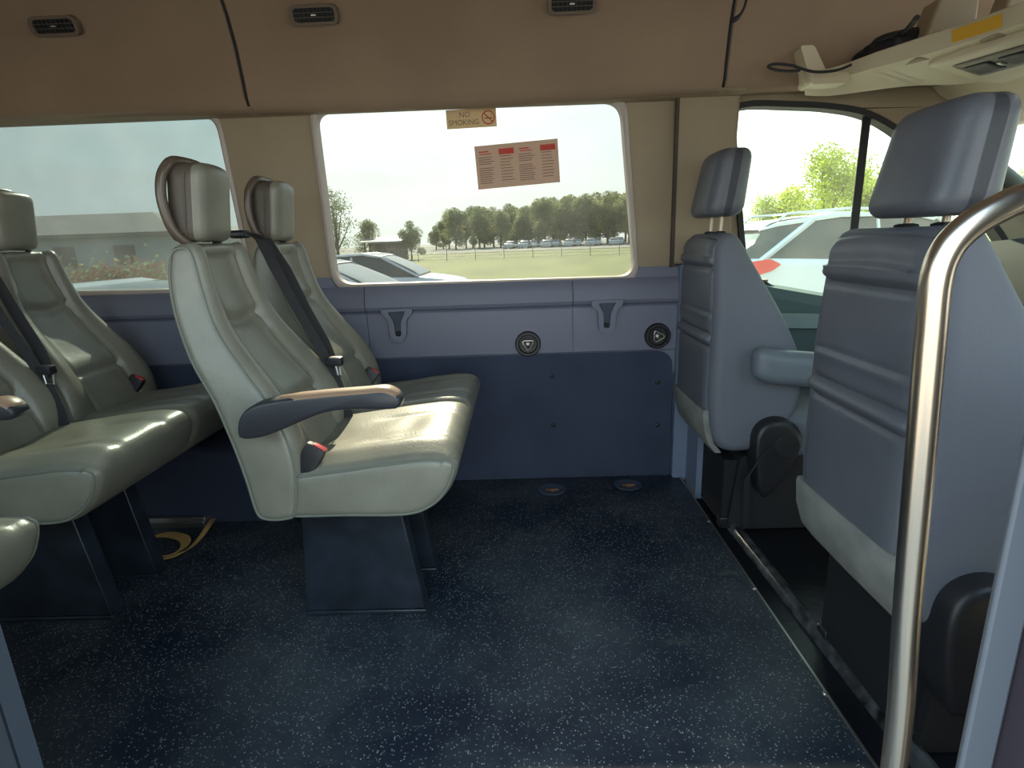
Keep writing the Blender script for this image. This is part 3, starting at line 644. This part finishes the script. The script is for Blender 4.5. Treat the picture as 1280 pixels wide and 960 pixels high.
# ============================================================ CAB SEATS
fprof = [(.012, .950), (.000, .90), (.0, .75), (.0, .60), (.0, .45), (.012, .34), (.045, .275), (.12, .262), (.20, .290), (.265, .360), (.295, .450), (.288, .560), (.235, .680), (.175, .785), (.125, .870), (.090, .930), (.065, .962), (.035, .968)]
def cab_seat(loc, label, arm, hz, hsc, hdx=0, rdx=0):
    t = thing('cab_seat', label, 'seat', loc, 'slate-blue cab seats'); wd_ = .41
    tp = lambda z: (.0+.030*sm((z-.70)/.27), wd_-.030*sm((z-.70)/.27))
    mb, eg = padded(fprof, 0, wd_, .035, taper=tp, n=120, ny=20); bk = mb.build('backrest', cab_side, t, ang=60)
    # back panel with its folds
    mb = MB(); n1, n2 = 60, 16; F_ = []; B_ = []
    def bx(z, v):
        d = .0
        if z > .925: d += (z-.925)**2*14
        d -= .010*gs(z-.885, .013)-.010*gs(z-.865, .007)+.010*gs(z-.900, .005)
        d += .006*gs(z-.725, .004)-.004*gs(z-.712, .01)
        d -= .012*gs(z-.640, .012)-.009*gs(z-.660, .005)-.009*gs(z-.618, .006)
        d += .012*sm((abs(v)-.86)/.14)
        return -.012+d
    zz = [.40+(.958-.40)*i/90 for i in range(91)]; yy = [.035+(wd_-.070)*j/24 for j in range(25)]
    vs = []; fs = []
    for i, z in enumerate(zz):
        sh = .030*sm((z-.70)/.27)
        for j, y in enumerate(yy):
            v = (y-wd_/2)/(wd_/2-.035); zc = z-.010*v*v*(1 if z > .9 else 0); vs.append((bx(z, v), wd_/2+(y-wd_/2)*(1-sh/.2*.6), zc))
    nb = len(vs); vs += [(.012, v[1], v[2]) for v in vs]
    for i in range(90):
        for j in range(24):
            a = i*25+j; fs.append((a, a+1, a+26, a+25)); fs.append((nb+a, nb+a+25, nb+a+26, nb+a+1))
    for i in range(90): a = i*25; fs.append((a, a+25, nb+a+25, nb+a)); a += 24; fs.append((a+25, a, nb+a, nb+a+25))
    for j in range(24): a = j; fs.append((a+1, a, nb+a, nb+a+1)); a = 90*25+j; fs.append((a, a+1, nb+a+1, nb+a))
    mb.add(vs, fs); mb.build('back_panel', cab_leather, t, ang=70)
    kp = MB(); rings = []
    for z, x in ((.405, -.010), (.395, -.013), (.34, -.008), (.29, .008), (.255, .035)): rings.append([(x, .030, z), (x-.004, .045, z), (x-.006, wd_/2, z), (x-.004, wd_-.045, z), (x, wd_-.030, z), (x+.02, wd_-.03, z), (x+.02, .03, z)])
    kp.loft(rings); kp.build('kick_panel', kick, t, ang=50)
    # headrest, leaning forward, with two posts
    hx, hc = .100+hdx, wd_/2+.004; H = .190*hsc
    hf = lambda q: (q.x*(1.0-.15*(q.z/H))+.16*q.z+(-.020*(abs(q.y)/.1)**2 if q.x > 0 else .012*(abs(q.y)/.1)**2), q.y*(1-.10*q.z/H), q.z)
    ho = MB().rbox((hx, hc, .985+H/2+hz), (.135, .208, H), .034, 14, fn=hf).build('headrest', cab_leather, t, ang=60)
    sm_ = []
    for s in (-1, 1):
        MB().tube([(hx-.015, hc+s*.050, .94), (hx-.012, hc+s*.050, 1.01+hz)], .0065, 10).build('headrest_post', mat('post_cream', (.5, .42, .32), .35, .4), t)
        MB().rbox((hx-.015, hc+s*.050, .968), (.030, .036, .014), .005, 4).build('post_collar', matblack, t)
    # recliner cover, base, cushion
    mb = MB(); pr = evenly(crom([Vector(p) for p in ((.135, .33), (.16, .375), (.21, .39), (.26, .37), (.285, .32), (.27, .25), (.225, .17), (.185, .12), (.16, .15), (.14, .24))], 80), 50)
    for y_a, y_b in ((-.045, .02),):
        cxx = sum(p.x for p in pr)/50; czz = sum(p.y for p in pr)/50
        mb.loft([[(cxx+(p.x-cxx)*k, y, czz+(p.y-czz)*k) for p in pr] for y, k in ((-.046, .80), (-.044, .92), (-.034, 1.0), (.03, 1.0))])
    mb.v = [(v[0]+rdx, v[1], v[2]) for v in mb.v]; rc = mb.build('recliner_cover', black, t, ang=50)
    MB().lathe([(.0, -.052), (.036, -.050), (.042, -.044)], (.235+rdx, 0, .30), 'y', 28).build('recliner_knob', matblack, rc)
    c_prof = [(.22, .25), (.40, .245), (.60, .25), (.69, .30), (.70, .37), (.66, .41), (.5, .40), (.3, .385), (.22, .37)]
    mb, eg = padded(c_prof, .0, wd_, .03, n=60, ny=12); mb.build('cushion', cab_side, t, ang=60)
    mb = MB(); mb.plate(rpoly([(.09, -.03), (.62, -.03), (.56, .24), (.12, .24)], .02), [], XZ(.03), wd_-.06); mb.box((.10, wd_/2, .10), (.05, wd_-.10, .24)); mb.build('seat_base', matblack, t, bevel=.008)
    mb = MB()
    for yy_ in (.06, wd_-.06): mb.box((.32, yy_, -.012), (.50, .040, .04))
    mb.build('seat_track', mat('dark_track_steel', (.06, .065, .07), .35, .7), t, bevel=.003)
    if arm:
        mb = MB().rbox((.255, -.045, .570), (.30, .070, .110), .036, 10, fn=lambda q: (q.x, q.y, q.z-.10*(q.x+.15)+.008*(q.x < -.1)))
        mb.build('armrest', mat('armrest_slate', (.15, .18, .215), .45), t, ang=60)
        MB().ribbon([(.17, -.052, .30), (.11, -.054, .20), (.12, -.05, .02)], Vector((.010, .0, .010)), .002).build('trim_strip', matblack, t)
    return t
cab_seat((.655, .862, 0), 'large slate-blue passenger cab seat seen from behind, beside the steel grab rail', False, 0.0, 1.0, 0, -.085)
cab_seat((.602, 1.740, 0), 'slate-blue driver seat with an armrest, between the floor edge and the door window', True, .035, 1.08, -.032)
# white rag / belt end by the driver's seat
# grab rail -------------------------------------------------------------
yr = .58
rp_ = [W(1108, 1060, y=yr), W(1120, 940, y=yr), W(1134, 760, y=yr), W(1151, 560, y=yr), W(1163, 420, y=yr), W(1170, 350, y=yr), W(1184, 312, y=yr), W(1210, 284, y=yr), W(1246, 262, y=yr), W(1290, 246, y=yr), W(1400, 232, y=yr)]
rp_[0] = Vector((rp_[0].x-.005, yr, -.03))
mb = MB().tube(crom(rp_, 70, False), .0145, 24)
gr = thing('grab_rail', 'bent stainless steel grab rail standing beside the doorway', 'grab rail', (rp_[0].x, yr, -.03))
ob = mb.build('rail_tube', chrome, None, ang=80); ob.parent = gr; ob.matrix_parent_inverse = Matrix.Translation(gr.location).inverted()
ob = MB().lathe([(.0, .0), (.038, .0), (.038, .006), (.026, .012), (.022, .02)], (rp_[0].x, yr, -.034)).build('base_flange', steel); ob.parent = gr; ob.matrix_parent_inverse = Matrix.Translation(gr.location).inverted()
# cab floor rail ridge
mb = MB(); rings = []
for x, y in ((.715, 2.0), (.725, 1.6), (.735, 1.2), (.745, .8), (.75, .45)):
    rings.append([(x-.022, y, -.035), (x-.014, y, -.012), (x, y, -.008), (x+.014, y, -.014), (x+.020, y, -.035)])
mb.loft(rings); struct(mb.build('trim_13', mat('worn_black_sill', (.012, .014, .018), .3, var=.5, vscale=25, bump=.4, bscale=60, col2=(.10, .11, .12)), ang=30))
# ============================================================ OVERHEAD SHELF AND CAB FRONT
sh = thing('overhead_shelf', 'cream overhead storage shelf with dividers spanning above the cab', 'shelf', (0, 0, 0))
zc = 1.452
rim = [W(1004, 104, z=zc-.012), W(1046, 99, z=zc), W(1100, 84, z=zc), W(1187, 60, z=zc), W(1280, 30, z=zc), W(1340, 8, z=zc)]
rimc = crom(rim, 26, False)
rimc = [p for p in rimc]
hgt = lambda i: .030+.020*min(1, i/14)
mb = MB(); mb.loft([[(p.x, p.y, p.z), (p.x-.012, p.y-.006, p.z+hgt(i)), (p.x+.010, p.y+.012, p.z+hgt(i)+.002), (p.x+.020, p.y+.02, p.z+.006)] for i, p in enumerate(rimc)])
mb.build('shelf_rim', cream, sh, ang=50, bevel=.003)
gp_ = crom([Vector((1.00, 2.13, 1.418)), Vector((1.09, 2.12, 1.412))]+[W(a, b, x=x_) for a, b, x_ in ((1131, 108, 1.26), (1190, 106, 1.40), (1227, 103, 1.48), (1280, 105, 1.58), (1340, 110, 1.66))], 26, False)
mb = MB(); mb.loft([[(p.x+.004, p.y+.004, p.z+.002), tuple(g_), (g_.x+.01, g_.y, g_.z+.02), (p.x+.006, p.y+.006, p.z+.022)] for p, g_ in zip(rimc, gp_)])
mb.build('shelf_tray', cream, sh, ang=50)
def divider(px_, py_, h, w=.045, dep=.16, nm='divider'):
    p = W(px_, py_, z=zc+.04); MB().loft([[(p.x, p.y-w/2, p.z-.045), (p.x+dep, p.y-w/2, p.z-.045), (p.x+dep, p.y+w/2, p.z-.045), (p.x, p.y+w/2, p.z-.045)], [(p.x+.045, p.y-w/2, p.z+h), (p.x+dep, p.y-w/2, p.z+h), (p.x+dep, p.y+w/2, p.z+h), (p.x+.045, p.y+w/2, p.z+h)]]).build(nm, beige, sh, bevel=.008, seg=3)
divider(1138, 58, .115, .075); divider(1235, 26, .12, .06)
# little cream bracket at the far end
a, b = W(993, 62, y=2.07), W(1008, 101, y=2.07)
mb = MB(); mb.plate(rpoly([(a.x, a.z), (a.x+.045, a.z), (b.x+.045, b.z+.015), (b.x+.12, b.z+.012), (b.x+.12, b.z-.02), (b.x, b.z-.02)], .012), [], XZ(2.03), .09); mb.build('end_bracket', cream, sh, bevel=.008, seg=3)
# header above the windscreen
mb = MB(); mb.loft([[(1.42, y, 1.49), (1.50, y, 1.415), (1.70, y, 1.300), (1.80, y, 1.305), (1.9, y, 1.48)] for y in (.5, .8, 1.1, 1.4, 1.7, 2.0, YW)])
struct(mb.build('trim_14', cream, ang=40))
# sticker + lamp console on the shelf
p1, p2 = W(1189, 47, z=zc+.025), W(1250, 28, z=zc+.022)
def on_rim(t): i = t*(len(rimc)-1); k = min(int(i), len(rimc)-2); return rimc[k].lerp(rimc[k+1], i-k)
def find(px_):
    best = 0; bd = 9
    for k in range(400):
        q_ = on_rim(k/399); v = q_-Vector((0, 0, CH)); u = 640+F*v.dot(AR)/v.dot(AF)
        if abs(u-px_) < bd: bd = abs(u-px_); best = k/399
    return best
ta, tb = find(1190), find(1252)
pts_ = [on_rim(ta+(tb-ta)*k/6) for k in range(7)]
mb = MB(); mb.loft([[(p.x-.0035, p.y-.003, p.z+.010), (p.x-.0125, p.y-.0075, p.z+.040), (p.x-.0115, p.y-.0065, p.z+.040), (p.x-.002, p.y-.002, p.z+.010)] for p in pts_])
tag(mb.build('warning_label', yellow), 'yellow warning label on the rim of the overhead shelf', 'sticker')
tm_ = find(1262); k_ = int(tm_*25); a_ = (rimc[min(k_+2, 25)]-rimc[k_-2]).normalized(); pr_ = rimc[k_]; b_ = gp_[k_]-pr_; n_ = a_.cross(b_).normalized()
if n_.z > 0: n_ = -n_                                # n_ points down out of the underside
b_ = n_.cross(a_).normalized()
d_ = W(1256, 66, x=1)-Vector((0, 0, CH)); lam = (pr_-Vector((0, 0, CH))).dot(n_)/d_.dot(n_); pc = Vector((0, 0, CH))+d_*lam
t = thing('dome_lamp_console', 'dark overhead map lamp console set into the underside of the cream shelf', 'lamp')
t.matrix_world = Matrix.Translation(pc)@Matrix((a_, b_, n_)).transposed().to_4x4()
MB().rbox((-.0, .0, .004), (.30, .20, .030), .014, 12).build('housing', cream, t, ang=60)
MB().rbox((0, 0, .016), (.200, .125, .018), .008, 10).build('lamp_bezel', mat('taupe_bezel', (.14, .12, .10), .4), t, ang=60)
for dx in (-.045, .045): MB().rbox((dx, .0, .024), (.070, .075, .012), .0055, 6).build('lamp_lens', black, t, ang=60)
MB().rbox((0, .0, .026), (.014, .030, .010), .004, 4).build('switch', steel, t)
# black bag and cords on the shelf
c0 = W(1100, 66, z=1.50)
mb = MB().rbox(c0+Vector((.06, .03, .012)), (.16, .22, .10), .045, 12, fn=lambda q: (q.x+.012*sin(q.y*60), q.y, q.z*(.65-1.6*q.y*.8)+.006*sin(q.x*70+q.y*50)))
bg_ = mb.build('black_pouch', mat('black_nylon', (.012, .013, .022), .55, bump=.5, bscale=40), ang=60)
tag(bg_, 'black crumpled pouch lying on the overhead shelf', 'bag')
q = [W(a, b, z=1.53) for a, b in ((1082, 62), (1105, 48), (1128, 42), (1140, 30), (1146, 22))]
MB().tube(crom(q, 18, False), .008, 8).build('pouch_strap', webbing, None)
bpy.data.objects['pouch_strap'].parent = bg_
q = [W(a, b, y=1.98) for a, b in ((1000, 88), (985, 89), (968, 87), (960, 83), (970, 80), (990, 82), (1002, 86), (1020, 90), (1045, 88), (1064, 81))]
tag(MB().tube(crom(q, 50, False), .0045, 8).build('cord_loop', webbing), 'black looped cord hanging at the far end of the overhead shelf', 'cord')
q = [W(a, b, y=1.96) for a, b in ((914, 27), (922, 22), (928, 14), (932, 4), (934, -10), (936, -30))]
tag(MB().tube(crom(q, 24, False), [.004+.004*gs(i-3, 3) for i in range(24)], 8).build('hanging_cord', webbing), 'short black cord hanging from the headliner seam', 'cord')
# windscreen, pillar and dash, all seen through small gaps
ws_ = MB(); ws_.plate([(.45, .80), (YW, .80), (YW, 1.42), (.45, 1.42)], [], lambda u, v, d: (1.76+(1.42-v)*.95+d, u, v), .005)
struct(ws_.build('window_4', glassD, smooth=False))
mb = MB().tube([(1.56, YW-.01, 1.42), (1.62, YW-.01, 1.275), (1.737, YW-.01, 1.162), (1.90, YW-.01, 1.045), (2.3, YW-.01, .82)], [.026]*5, 10); struct(mb.build('trim_15', mat('grey_a_pillar', (.16, .17, .16), .6)))
ds = thing('dashboard', 'dark dashboard below the windscreen behind the passenger seat', 'dashboard', (0, 0, 0))
mb = MB(); mb.loft([[(1.55, y, .25), (1.50, y, .66), (1.56, y, .84), (1.70, y, .90+.03*gs(y-1.85, .2)), (2.2, y, .90), (2.3, y, .25)] for y in (.5, .8, 1.1, 1.4, 1.65, 1.85, 2.05, YW-.06)])
mb.build('dash_body', mat('dash_grey', (.028, .032, .038), .9, spec=.12), ds, ang=50)
for y in (1.15, 1.30): MB().rbox((1.515, y, .68), (.03, .10, .06), .010, 6).build('dash_vent', matblack, ds, ang=60)
st = thing('steering_wheel', 'black steering wheel in front of the driver seat', 'steering wheel', (1.38, 1.88, .72)); st.rotation_euler = (0, R(-58), 0)
MB().tube([(.185*cos(a), .185*sin(a), 0) for a in [2*pi*i/40 for i in range(40)]], .015, 10, True).build('rim', black, st)
mb = MB().rbox((0, 0, -.02), (.16, .15, .05), .022, 8); mb.build('hub', black, st, ang=60)
for a in (0, 2.2, -2.2):
    MB().tube([(.06*cos(a), .06*sin(a), -.015), (.18*cos(a), .18*sin(a), 0)], .012, 8).build('spoke', black, st)
MB().tube([(0, 0, -.04), (0, 0, -.20)], .03, 12).build('column', black, st)

# ============================================================ OUTSIDE
GZ = -.66
gm = MB()
gm.plate([(-300, -60), (300, -60), (300, 16), (-300, 16)], [], lambda u, v, d: (u, v, GZ+d), -.1); struct(gm.build('ground_lot', lotM))
gm = MB(); gm.plate([(-300, 16), (300, 16), (300, 500), (-300, 500)], [], lambda u, v, d: (u, v, GZ+d), -.1); struct(gm.build('ground_field', grassM))
# cars: one body profile per kind
def car(kind, paint, label, loc, rz, group=None, suv=False):
    t = thing('suv' if suv else 'car', label, 'car', (loc[0], loc[1], GZ), group); t.rotation_euler = (0, 0, rz)
    if suv:
        L_, Wd = 4.7, 1.88
        body = [(-2.33, .35), (-2.36, .75), (-2.30, 1.10), (-2.10, 1.16), (0, 1.08), (1.0, 1.04), (1.25, 1.02), (2.1, .92), (2.33, .75), (2.35, .40), (2.2, .28), (-2.2, .28)]
        gh = [(-2.28, 1.06), (-2.12, 1.40), (-1.86, 1.66), (-.9, 1.74), (.2, 1.72), (.55, 1.62), (1.15, 1.05)]; rf = [(-2.08, 1.56), (-1.80, 1.66), (-1.0, 1.76), (.1, 1.755), (.5, 1.66), (.45, 1.63), (.1, 1.71), (-.9, 1.72), (-1.8, 1.62)]
    else:
        L_, Wd = 4.6, 1.8
        body = [(-2.28, .35), (-2.30, .80), (-2.2, .95), (-1.6, 1.0), (-1.2, .96), (.7, .92), (1.2, .90), (2.0, .78), (2.26, .62), (2.30, .40), (2.2, .25), (-2.2, .25)]
        gh = [(-1.75, .93), (-1.2, 1.28), (-.7, 1.42), (-.1, 1.44), (.35, 1.36), (1.2, .88)]; rf = [(-1.22, 1.30), (-.7, 1.43), (-.1, 1.455), (.33, 1.38), (.25, 1.36), (-.1, 1.42), (-.7, 1.40), (-1.1, 1.27)]
    mb, _ = padded(body, -Wd/2, Wd/2, .12, n=70, ny=8); mb.build('body', paint, t, ang=50)
    zb = min(p[1] for p in gh); zt = max(p[1] for p in gh)
    tp = lambda z: (-Wd/2+.05+.20*(z-zb)/(zt-zb), Wd/2-.05-.20*(z-zb)/(zt-zb))
    mb, _ = padded(gh+[(0, zb-.1)], -Wd/2, Wd/2, .02, taper=tp, n=60, ny=6); go = mb.build('windows', darkglass, t, ang=50)
    mb = MB(); rings = []
    hw = Wd/2-.22
    for y in (-hw-.03, -hw, 0, hw, hw+.03): rings.append([(p[0], y, p[1]-(.02 if abs(y) > hw else 0)) for p in rf])
    mb.loft(rings); mb.build('roof', paint, t, ang=40)
    for s in (-1, 1):
        for (xa, xb, w_) in ((.62 if suv else .42, 1.18, .05), (-.35, -.33, .045), (-1.30 if suv else -1.15, -2.14 if suv else -1.70, .08)):
            za = zt-.08 if xa > -1 or not suv else zt-.06
            MB().tube([(xa-.12 if xa > 0 else xa, s*(Wd/2-.215), za), (xb, s*(Wd/2-.05), zb+.02)], w_*.6, 6).build('pillar', paint, t)
        for xw in (-1.42, 1.40):
            w = MB().lathe([(.0, -.02), (.20, -.01), (.22, -.03), (.32, -.02), (.34, .05), (.34, .18), (.0, .18)], (xw, 0, 0), 'y', 24)
            w.v = [(v[0], s*(Wd/2+.0-v[1]-.02) if True else 0, v[2]+.34) for v in w.v]; wo_ = w.build('wheel', tyre, t)
        if suv:
            MB().tube([(-1.75, s*.66, 1.69), (-1.65, s*.66, 1.775), (-.8, s*.67, 1.82), (.2, s*.66, 1.79), (.35, s*.66, 1.71)], .018, 8).build('roof_rail', silver, t)
            lens = pl_ = MB().plate(rpoly([(-2.36, 1.10), (-1.98, 1.14), (-1.82, 1.06), (-1.95, .97), (-2.20, .90), (-2.36, .92)], .03), [], lambda u, v, d: (u+.02, s*(Wd/2-.03+d), v), .045); lens.build('tail_light', redlens, t, bevel=.008)
            hl = MB().plate(rpoly([(1.8, .80), (2.2, .72), (2.28, .82), (1.9, .93)], .03), [], XZ(0), .03); hl.v = [(v[0], s*(v[1]+Wd/2-.05), v[2]) for v in hl.v]; hl.build('headlight', silver, t)
            MB().tube([(-.7, s*(Wd/2-.01), .96), (-.45, s*(Wd/2-.01), .96)], .015, 8).build('door_handle', paint, t); MB().tube([(.35, s*(Wd/2-.01), .94), (.6, s*(Wd/2-.01), .94)], .015, 8).build('door_handle', paint, t)
            MB().rbox((.95, s*(Wd/2+.08), 1.12), (.12, .18, .13), .05, 6).build('mirror', paint, t)
        else:
            MB().rbox((-2.2, s*.68, .80), (.14, .35, .14), .05, 5).build('tail_light', redlens, t); MB().rbox((2.15, s*.66, .64), (.18, .34, .12), .05, 5).build('headlight', silver, t)
    return t
car('s', white, 'white SUV with roof rails and red tail light, outside the driver door window', (5.95, 9.9), 0, suv=True); bpy.data.objects['suv'].scale = (1.06, 1.06, 1.06)
cA = car('c', white, 'pale car nearest the large window, its roof just above the sill at the left', (-3.05, 8.6), 0, 'parked cars close outside')
g = 'parked cars close outside'
def cardup(src, x, y, rz, lab, g_):
    r = dup(src, (x, y, GZ), lab, g_); r.rotation_euler = (0, 0, rz); return r
cB = cardup(cA, -3.45, 13.6, 0, 'pale car with sunlit bonnet standing just beyond the nearest car', g)
cD = cardup(cA, -2.7, 3.5, 0, 'white car whose roof just shows over the sill of the left window', g)
far = car('c', silver, 'far parked cars in a long row before the tree line', (14, 78), R(70), 'far parked cars in rows before the trees')
for k in range(40):
    x = 1.0+k*2.1+random.uniform(-.2, .2)
    cardup(far, x, 108+(k % 2)*7+k*.1, R(78+random.uniform(-4, 4)), 'far parked cars in a long row before the tree line', 'far parked cars in rows before the trees')
far.location = (-1.3, 108, GZ)
# trees
def tree_mesh(seed, hgt_, wid_, leaf, nleaf=6000, ls=.18, airy=0, lo=.16):
    rnd = random.Random(seed); mb = MB(); lobes = []
    for k in range(16):
        a = rnd.uniform(0, 2*pi); rr = rnd.uniform(0, .32)*wid_; z = hgt_*(lo+(.85-lo)*rnd.random()); lobes.append((rr*cos(a)*(1.25-z/hgt_*.7), rr*sin(a)*(1.25-z/hgt_*.7), z, wid_*rnd.uniform(.14, .26)))
    lobes.append((0, 0, hgt_*.86, wid_*.16))
    for i in range(nleaf):
        lx, ly, lz, lr = rnd.choice(lobes); v = Vector((rnd.gauss(0, 1), rnd.gauss(0, 1), rnd.gauss(0, 1))).normalized()*lr*(rnd.random()**(.35 if not airy else .6))
        c = Vector((lx, ly, lz))+Vector((v.x, v.y, v.z*.85)); u = Vector((rnd.gauss(0, 1), rnd.gauss(0, 1), rnd.gauss(0, 1))).normalized(); w = u.orthogonal().normalized(); s_ = ls*rnd.uniform(.6, 1.4)*(.6 if airy else 1)
        mb.add([c-u*s_, c+w*s_*.6, c+u*s_, c-w*s_*.6], [(0, 1, 2, 3)])
    tk = MB(); tk.tube([(0, 0, -.1), (.1, 0, hgt_*.3), (0, .1, hgt_*.75)], [hgt_*.025, hgt_*.018, hgt_*.006], 8)
    for l_ in lobes[:9]: tk.tube([(0, 0, hgt_*.22), (l_[0]*.6, l_[1]*.6, l_[2]*.75), (l_[0], l_[1], l_[2])], [hgt_*.010, hgt_*.006, hgt_*.003], 5)
    return mb, tk
def tree(seed, h, w, leaf, loc, label, cat='tree', group=None, **k):
    t = thing('tree', label, cat, (loc[0], loc[1], GZ), group); mb, tk = tree_mesh(seed, h, w, leaf, **k)
    mb.build('crown', leaf, t, smooth=False); tk.build('trunk', bark, t); return t
def treeat(src, px_, D, topy, label, group=None, h0=10., rz=None):
    d = W(px_, 300, y=D); x = d.x; ztop = W(px_, topy, y=D).z; s_ = (ztop-GZ)/h0; o = dup(src, (x, D, GZ), label, group); o.scale = (s_, s_, s_); o.rotation_euler = (0, 0, random.uniform(0, 6.28) if rz is None else rz); return o
T1 = tree(1, 10, 9, leafA, (0, 0), 'x'); T2 = tree(2, 10, 8, leafA, (0, 0), 'x'); T3 = tree(3, 10, 9.5, leafB, (0, 0), 'x', ls=.15, nleaf=7000); T4 = tree(4, 10, 7, leafC, (0, 0), 'x', airy=1, nleaf=2600, ls=.2)
treeat(T4, 420, 38, 228, 'tall airy pale tree at the left edge of the large window')
treeat(T1, 462, 62, 272, 'round dark tree left of the low shed, seen through the large window')
treeat(T2, 513, 60, 274, 'round dark tree right of the low shed, seen through the large window')
random.seed(11)
gb = MB(); gb.plate([(-300, 84), (300, 84), (300, 500), (-300, 500)], [], lambda u, v, d: (u, v, GZ+.03+d), -.02); struct(gb.build('ground_far', mat('far_dry_ground', (.20, .21, .18), .9, var=.2, vscale=.2)))
gx = 'wood behind the parked cars'
for k in range(30):
    px_ = 545+k*9.0+random.uniform(-3, 3); D = 126+(k % 3)*9+random.uniform(-2, 2)
    top = 275-(px_-545)*.02 if px_ < 560 else 262-(px_-560)*.115+random.uniform(-4, 6)
    treeat(T1 if k % 2 else T2, px_, D, top+(0 if k else 6), 'leafy trees massed into a wood behind the far parked cars', gx)
for px_, top, D, lab, s in ((985, 232, 40, 'low bright green tree outside the driver door window, left of the tall one', T3), (1025, 176, 36, 'tall bright yellow-green tree outside the driver door window', T3), (952, 240, 41, 'bright green tree nearest the driver headrest outside the door window', T3), (1062, 205, 45, 'bright green tree just left of the door window divider', T3),
                         (1115, 178, 42, 'pale green tree seen through the small front part of the door window', T4), (1100, 215, 46, 'green tree beyond the small front part of the door window', T3)):
    treeat(s, px_, D, top, lab)
for px_, top, lab in ((1150, 235, 'green tree outside hidden mostly by the passenger headrest'), (1268, 196, 'pale green tree seen through the windscreen at the right edge')):
    treeat(T4 if px_ > 1200 else T3, px_, 44 if px_ < 1200 else 30, top, lab)
for t_ in (T1, T2, T3, T4):
    for c in list(t_.children): bpy.data.objects.remove(c)
    bpy.data.objects.remove(t_)
# hedge row under the bright trees
# building outside the left window
D = 30.
A = W(22, 270, y=D); Bp = W(150, 276, y=D); Cp = W(218, 292, y=D); ez = W(100, 293, y=D).z
bt = thing('long_building', 'long pale building with a brown-grey hipped roof outside the left window', 'building', (0, 0, 0))
mb = MB(); x0, x1 = A.x-14, Cp.x-.2; yb, ye = D, D+11
mb.box(((x0+x1)/2, (yb+ye)/2, (ez+GZ)/2), (x1-x0, ye-yb, ez-GZ)); mb.build('wall', sidingM, bt, bevel=.01)
zr = Bp.z+.75; mb = MB(); e_ = .45
mb.add([(x0-e_, yb-e_, ez), (x1+e_, yb-e_, ez), (x1+e_, ye+e_, ez), (x0-e_, ye+e_, ez), (x0+3, (yb+ye)/2, zr), (x1-4.2, (yb+ye)/2, zr), (x0-e_, yb-e_, ez-.18), (x1+e_, yb-e_, ez-.18), (x1+e_, ye+e_, ez-.18), (x0-e_, ye+e_, ez-.18)],
       [(0, 1, 5, 4), (1, 2, 5), (2, 3, 4, 5), (3, 0, 4), (0, 6, 7, 1), (1, 7, 8, 2), (2, 8, 9, 3), (3, 9, 6, 0), (9, 8, 7, 6)]); mb.build('roof', roofM, bt, smooth=False)
for k in range(4):
    xx = x1-2.6-k*3.2; MB().box((xx, yb-.02, GZ+1.5), (1.1, .05, 1.1)).build('window', darkglass, bt, bevel=.01)
# orange shrubs before the building
random.seed(5); proto = None
for k, px_ in enumerate((110, 128, 146, 162, 178, 196)):
    p = W(px_, 345, y=24.); 
    if proto is None:
        mb = MB()
        for i in range(700):
            v = Vector((random.gauss(0, .42), random.gauss(0, .42), abs(random.gauss(.35, .22)))); u = Vector((random.gauss(0, 1), random.gauss(0, 1), random.gauss(0, 1))).normalized()*.05; w = u.orthogonal()
            mb.add([v-u, v+w, v+u, v-w], [(0, 1, 2, 3)], 1 if random.random() < .55 else 0)
        ob = proto = mb.build('flowering_shrub', [leafC, flowerM], smooth=False)
    else: ob = proto.copy(); COL.objects.link(ob)
    tag(ob, 'orange flowering shrubs in a bed before the pale building', 'shrub', 'flowering shrubs before the building'); s_ = random.uniform(1.2, 1.7); ob.scale = (s_, s_, s_); ob.location = (p.x, 24+random.uniform(-.5, .5), GZ)
gp = MB(); gp.plate([(-40, 17), (-9.5, 17), (-9.5, 29.5), (-40, 29.5)], [], lambda u, v, d: (u, v, GZ+.012+d), -.01)
# low shed and fence seen through the large window
a, b = W(455, 296, y=58), W(500, 305, y=58)
sd = thing('low_shed', 'low open shed with a pale metal roof between the round trees', 'shed', ((a.x+b.x)/2, 60, GZ)); w_ = b.x-a.x; hz_ = a.z-GZ
MB().add([(-w_/2-.3, -3, hz_-.5), (w_/2+.3, -3, hz_-.5), (w_/2+.3, 2, hz_), (-w_/2-.3, 2, hz_), (-w_/2-.3, -3, hz_-.62), (w_/2+.3, -3, hz_-.62), (w_/2+.3, 2, hz_-.12), (-w_/2-.3, 2, hz_-.12)], [(0, 1, 2, 3), (4, 7, 6, 5), (0, 4, 5, 1), (1, 5, 6, 2), (2, 6, 7, 3), (3, 7, 4, 0)]).build('roof', silver, sd, smooth=False)
MB().box((0, 1.9, (hz_-.1)/2), (w_, .2, hz_-.1)).build('wall', roofM, sd)
for k in range(4): MB().box((-w_/2+.2+k*(w_-.4)/3, -2.8, (hz_-.6)/2), (.14, .14, hz_-.6)).build('post', bark, sd)
fz = thing('wire_fence', 'long grey wire fence along the far side of the grass field', 'fence', (0, 52, GZ))
for k in range(31): MB().tube([(-30+k*2.6, 0, -.02), (-30+k*2.6, 0, 1.25)], .035, 6).build('post', fenceM, fz)
mb = MB()
for z in (.1, .35, .6, .85, 1.1, 1.22): mb.tube([(-30, 0, z), (48, 0, z)], .012, 4)
for k in range(390): mb.tube([(-30+k*.2, 0, .1), (-30+k*.2, 0, 1.22)], .008, 3)
mb.build('mesh_panel', fenceM, fz, smooth=False)
bpy.context.view_layer.update()
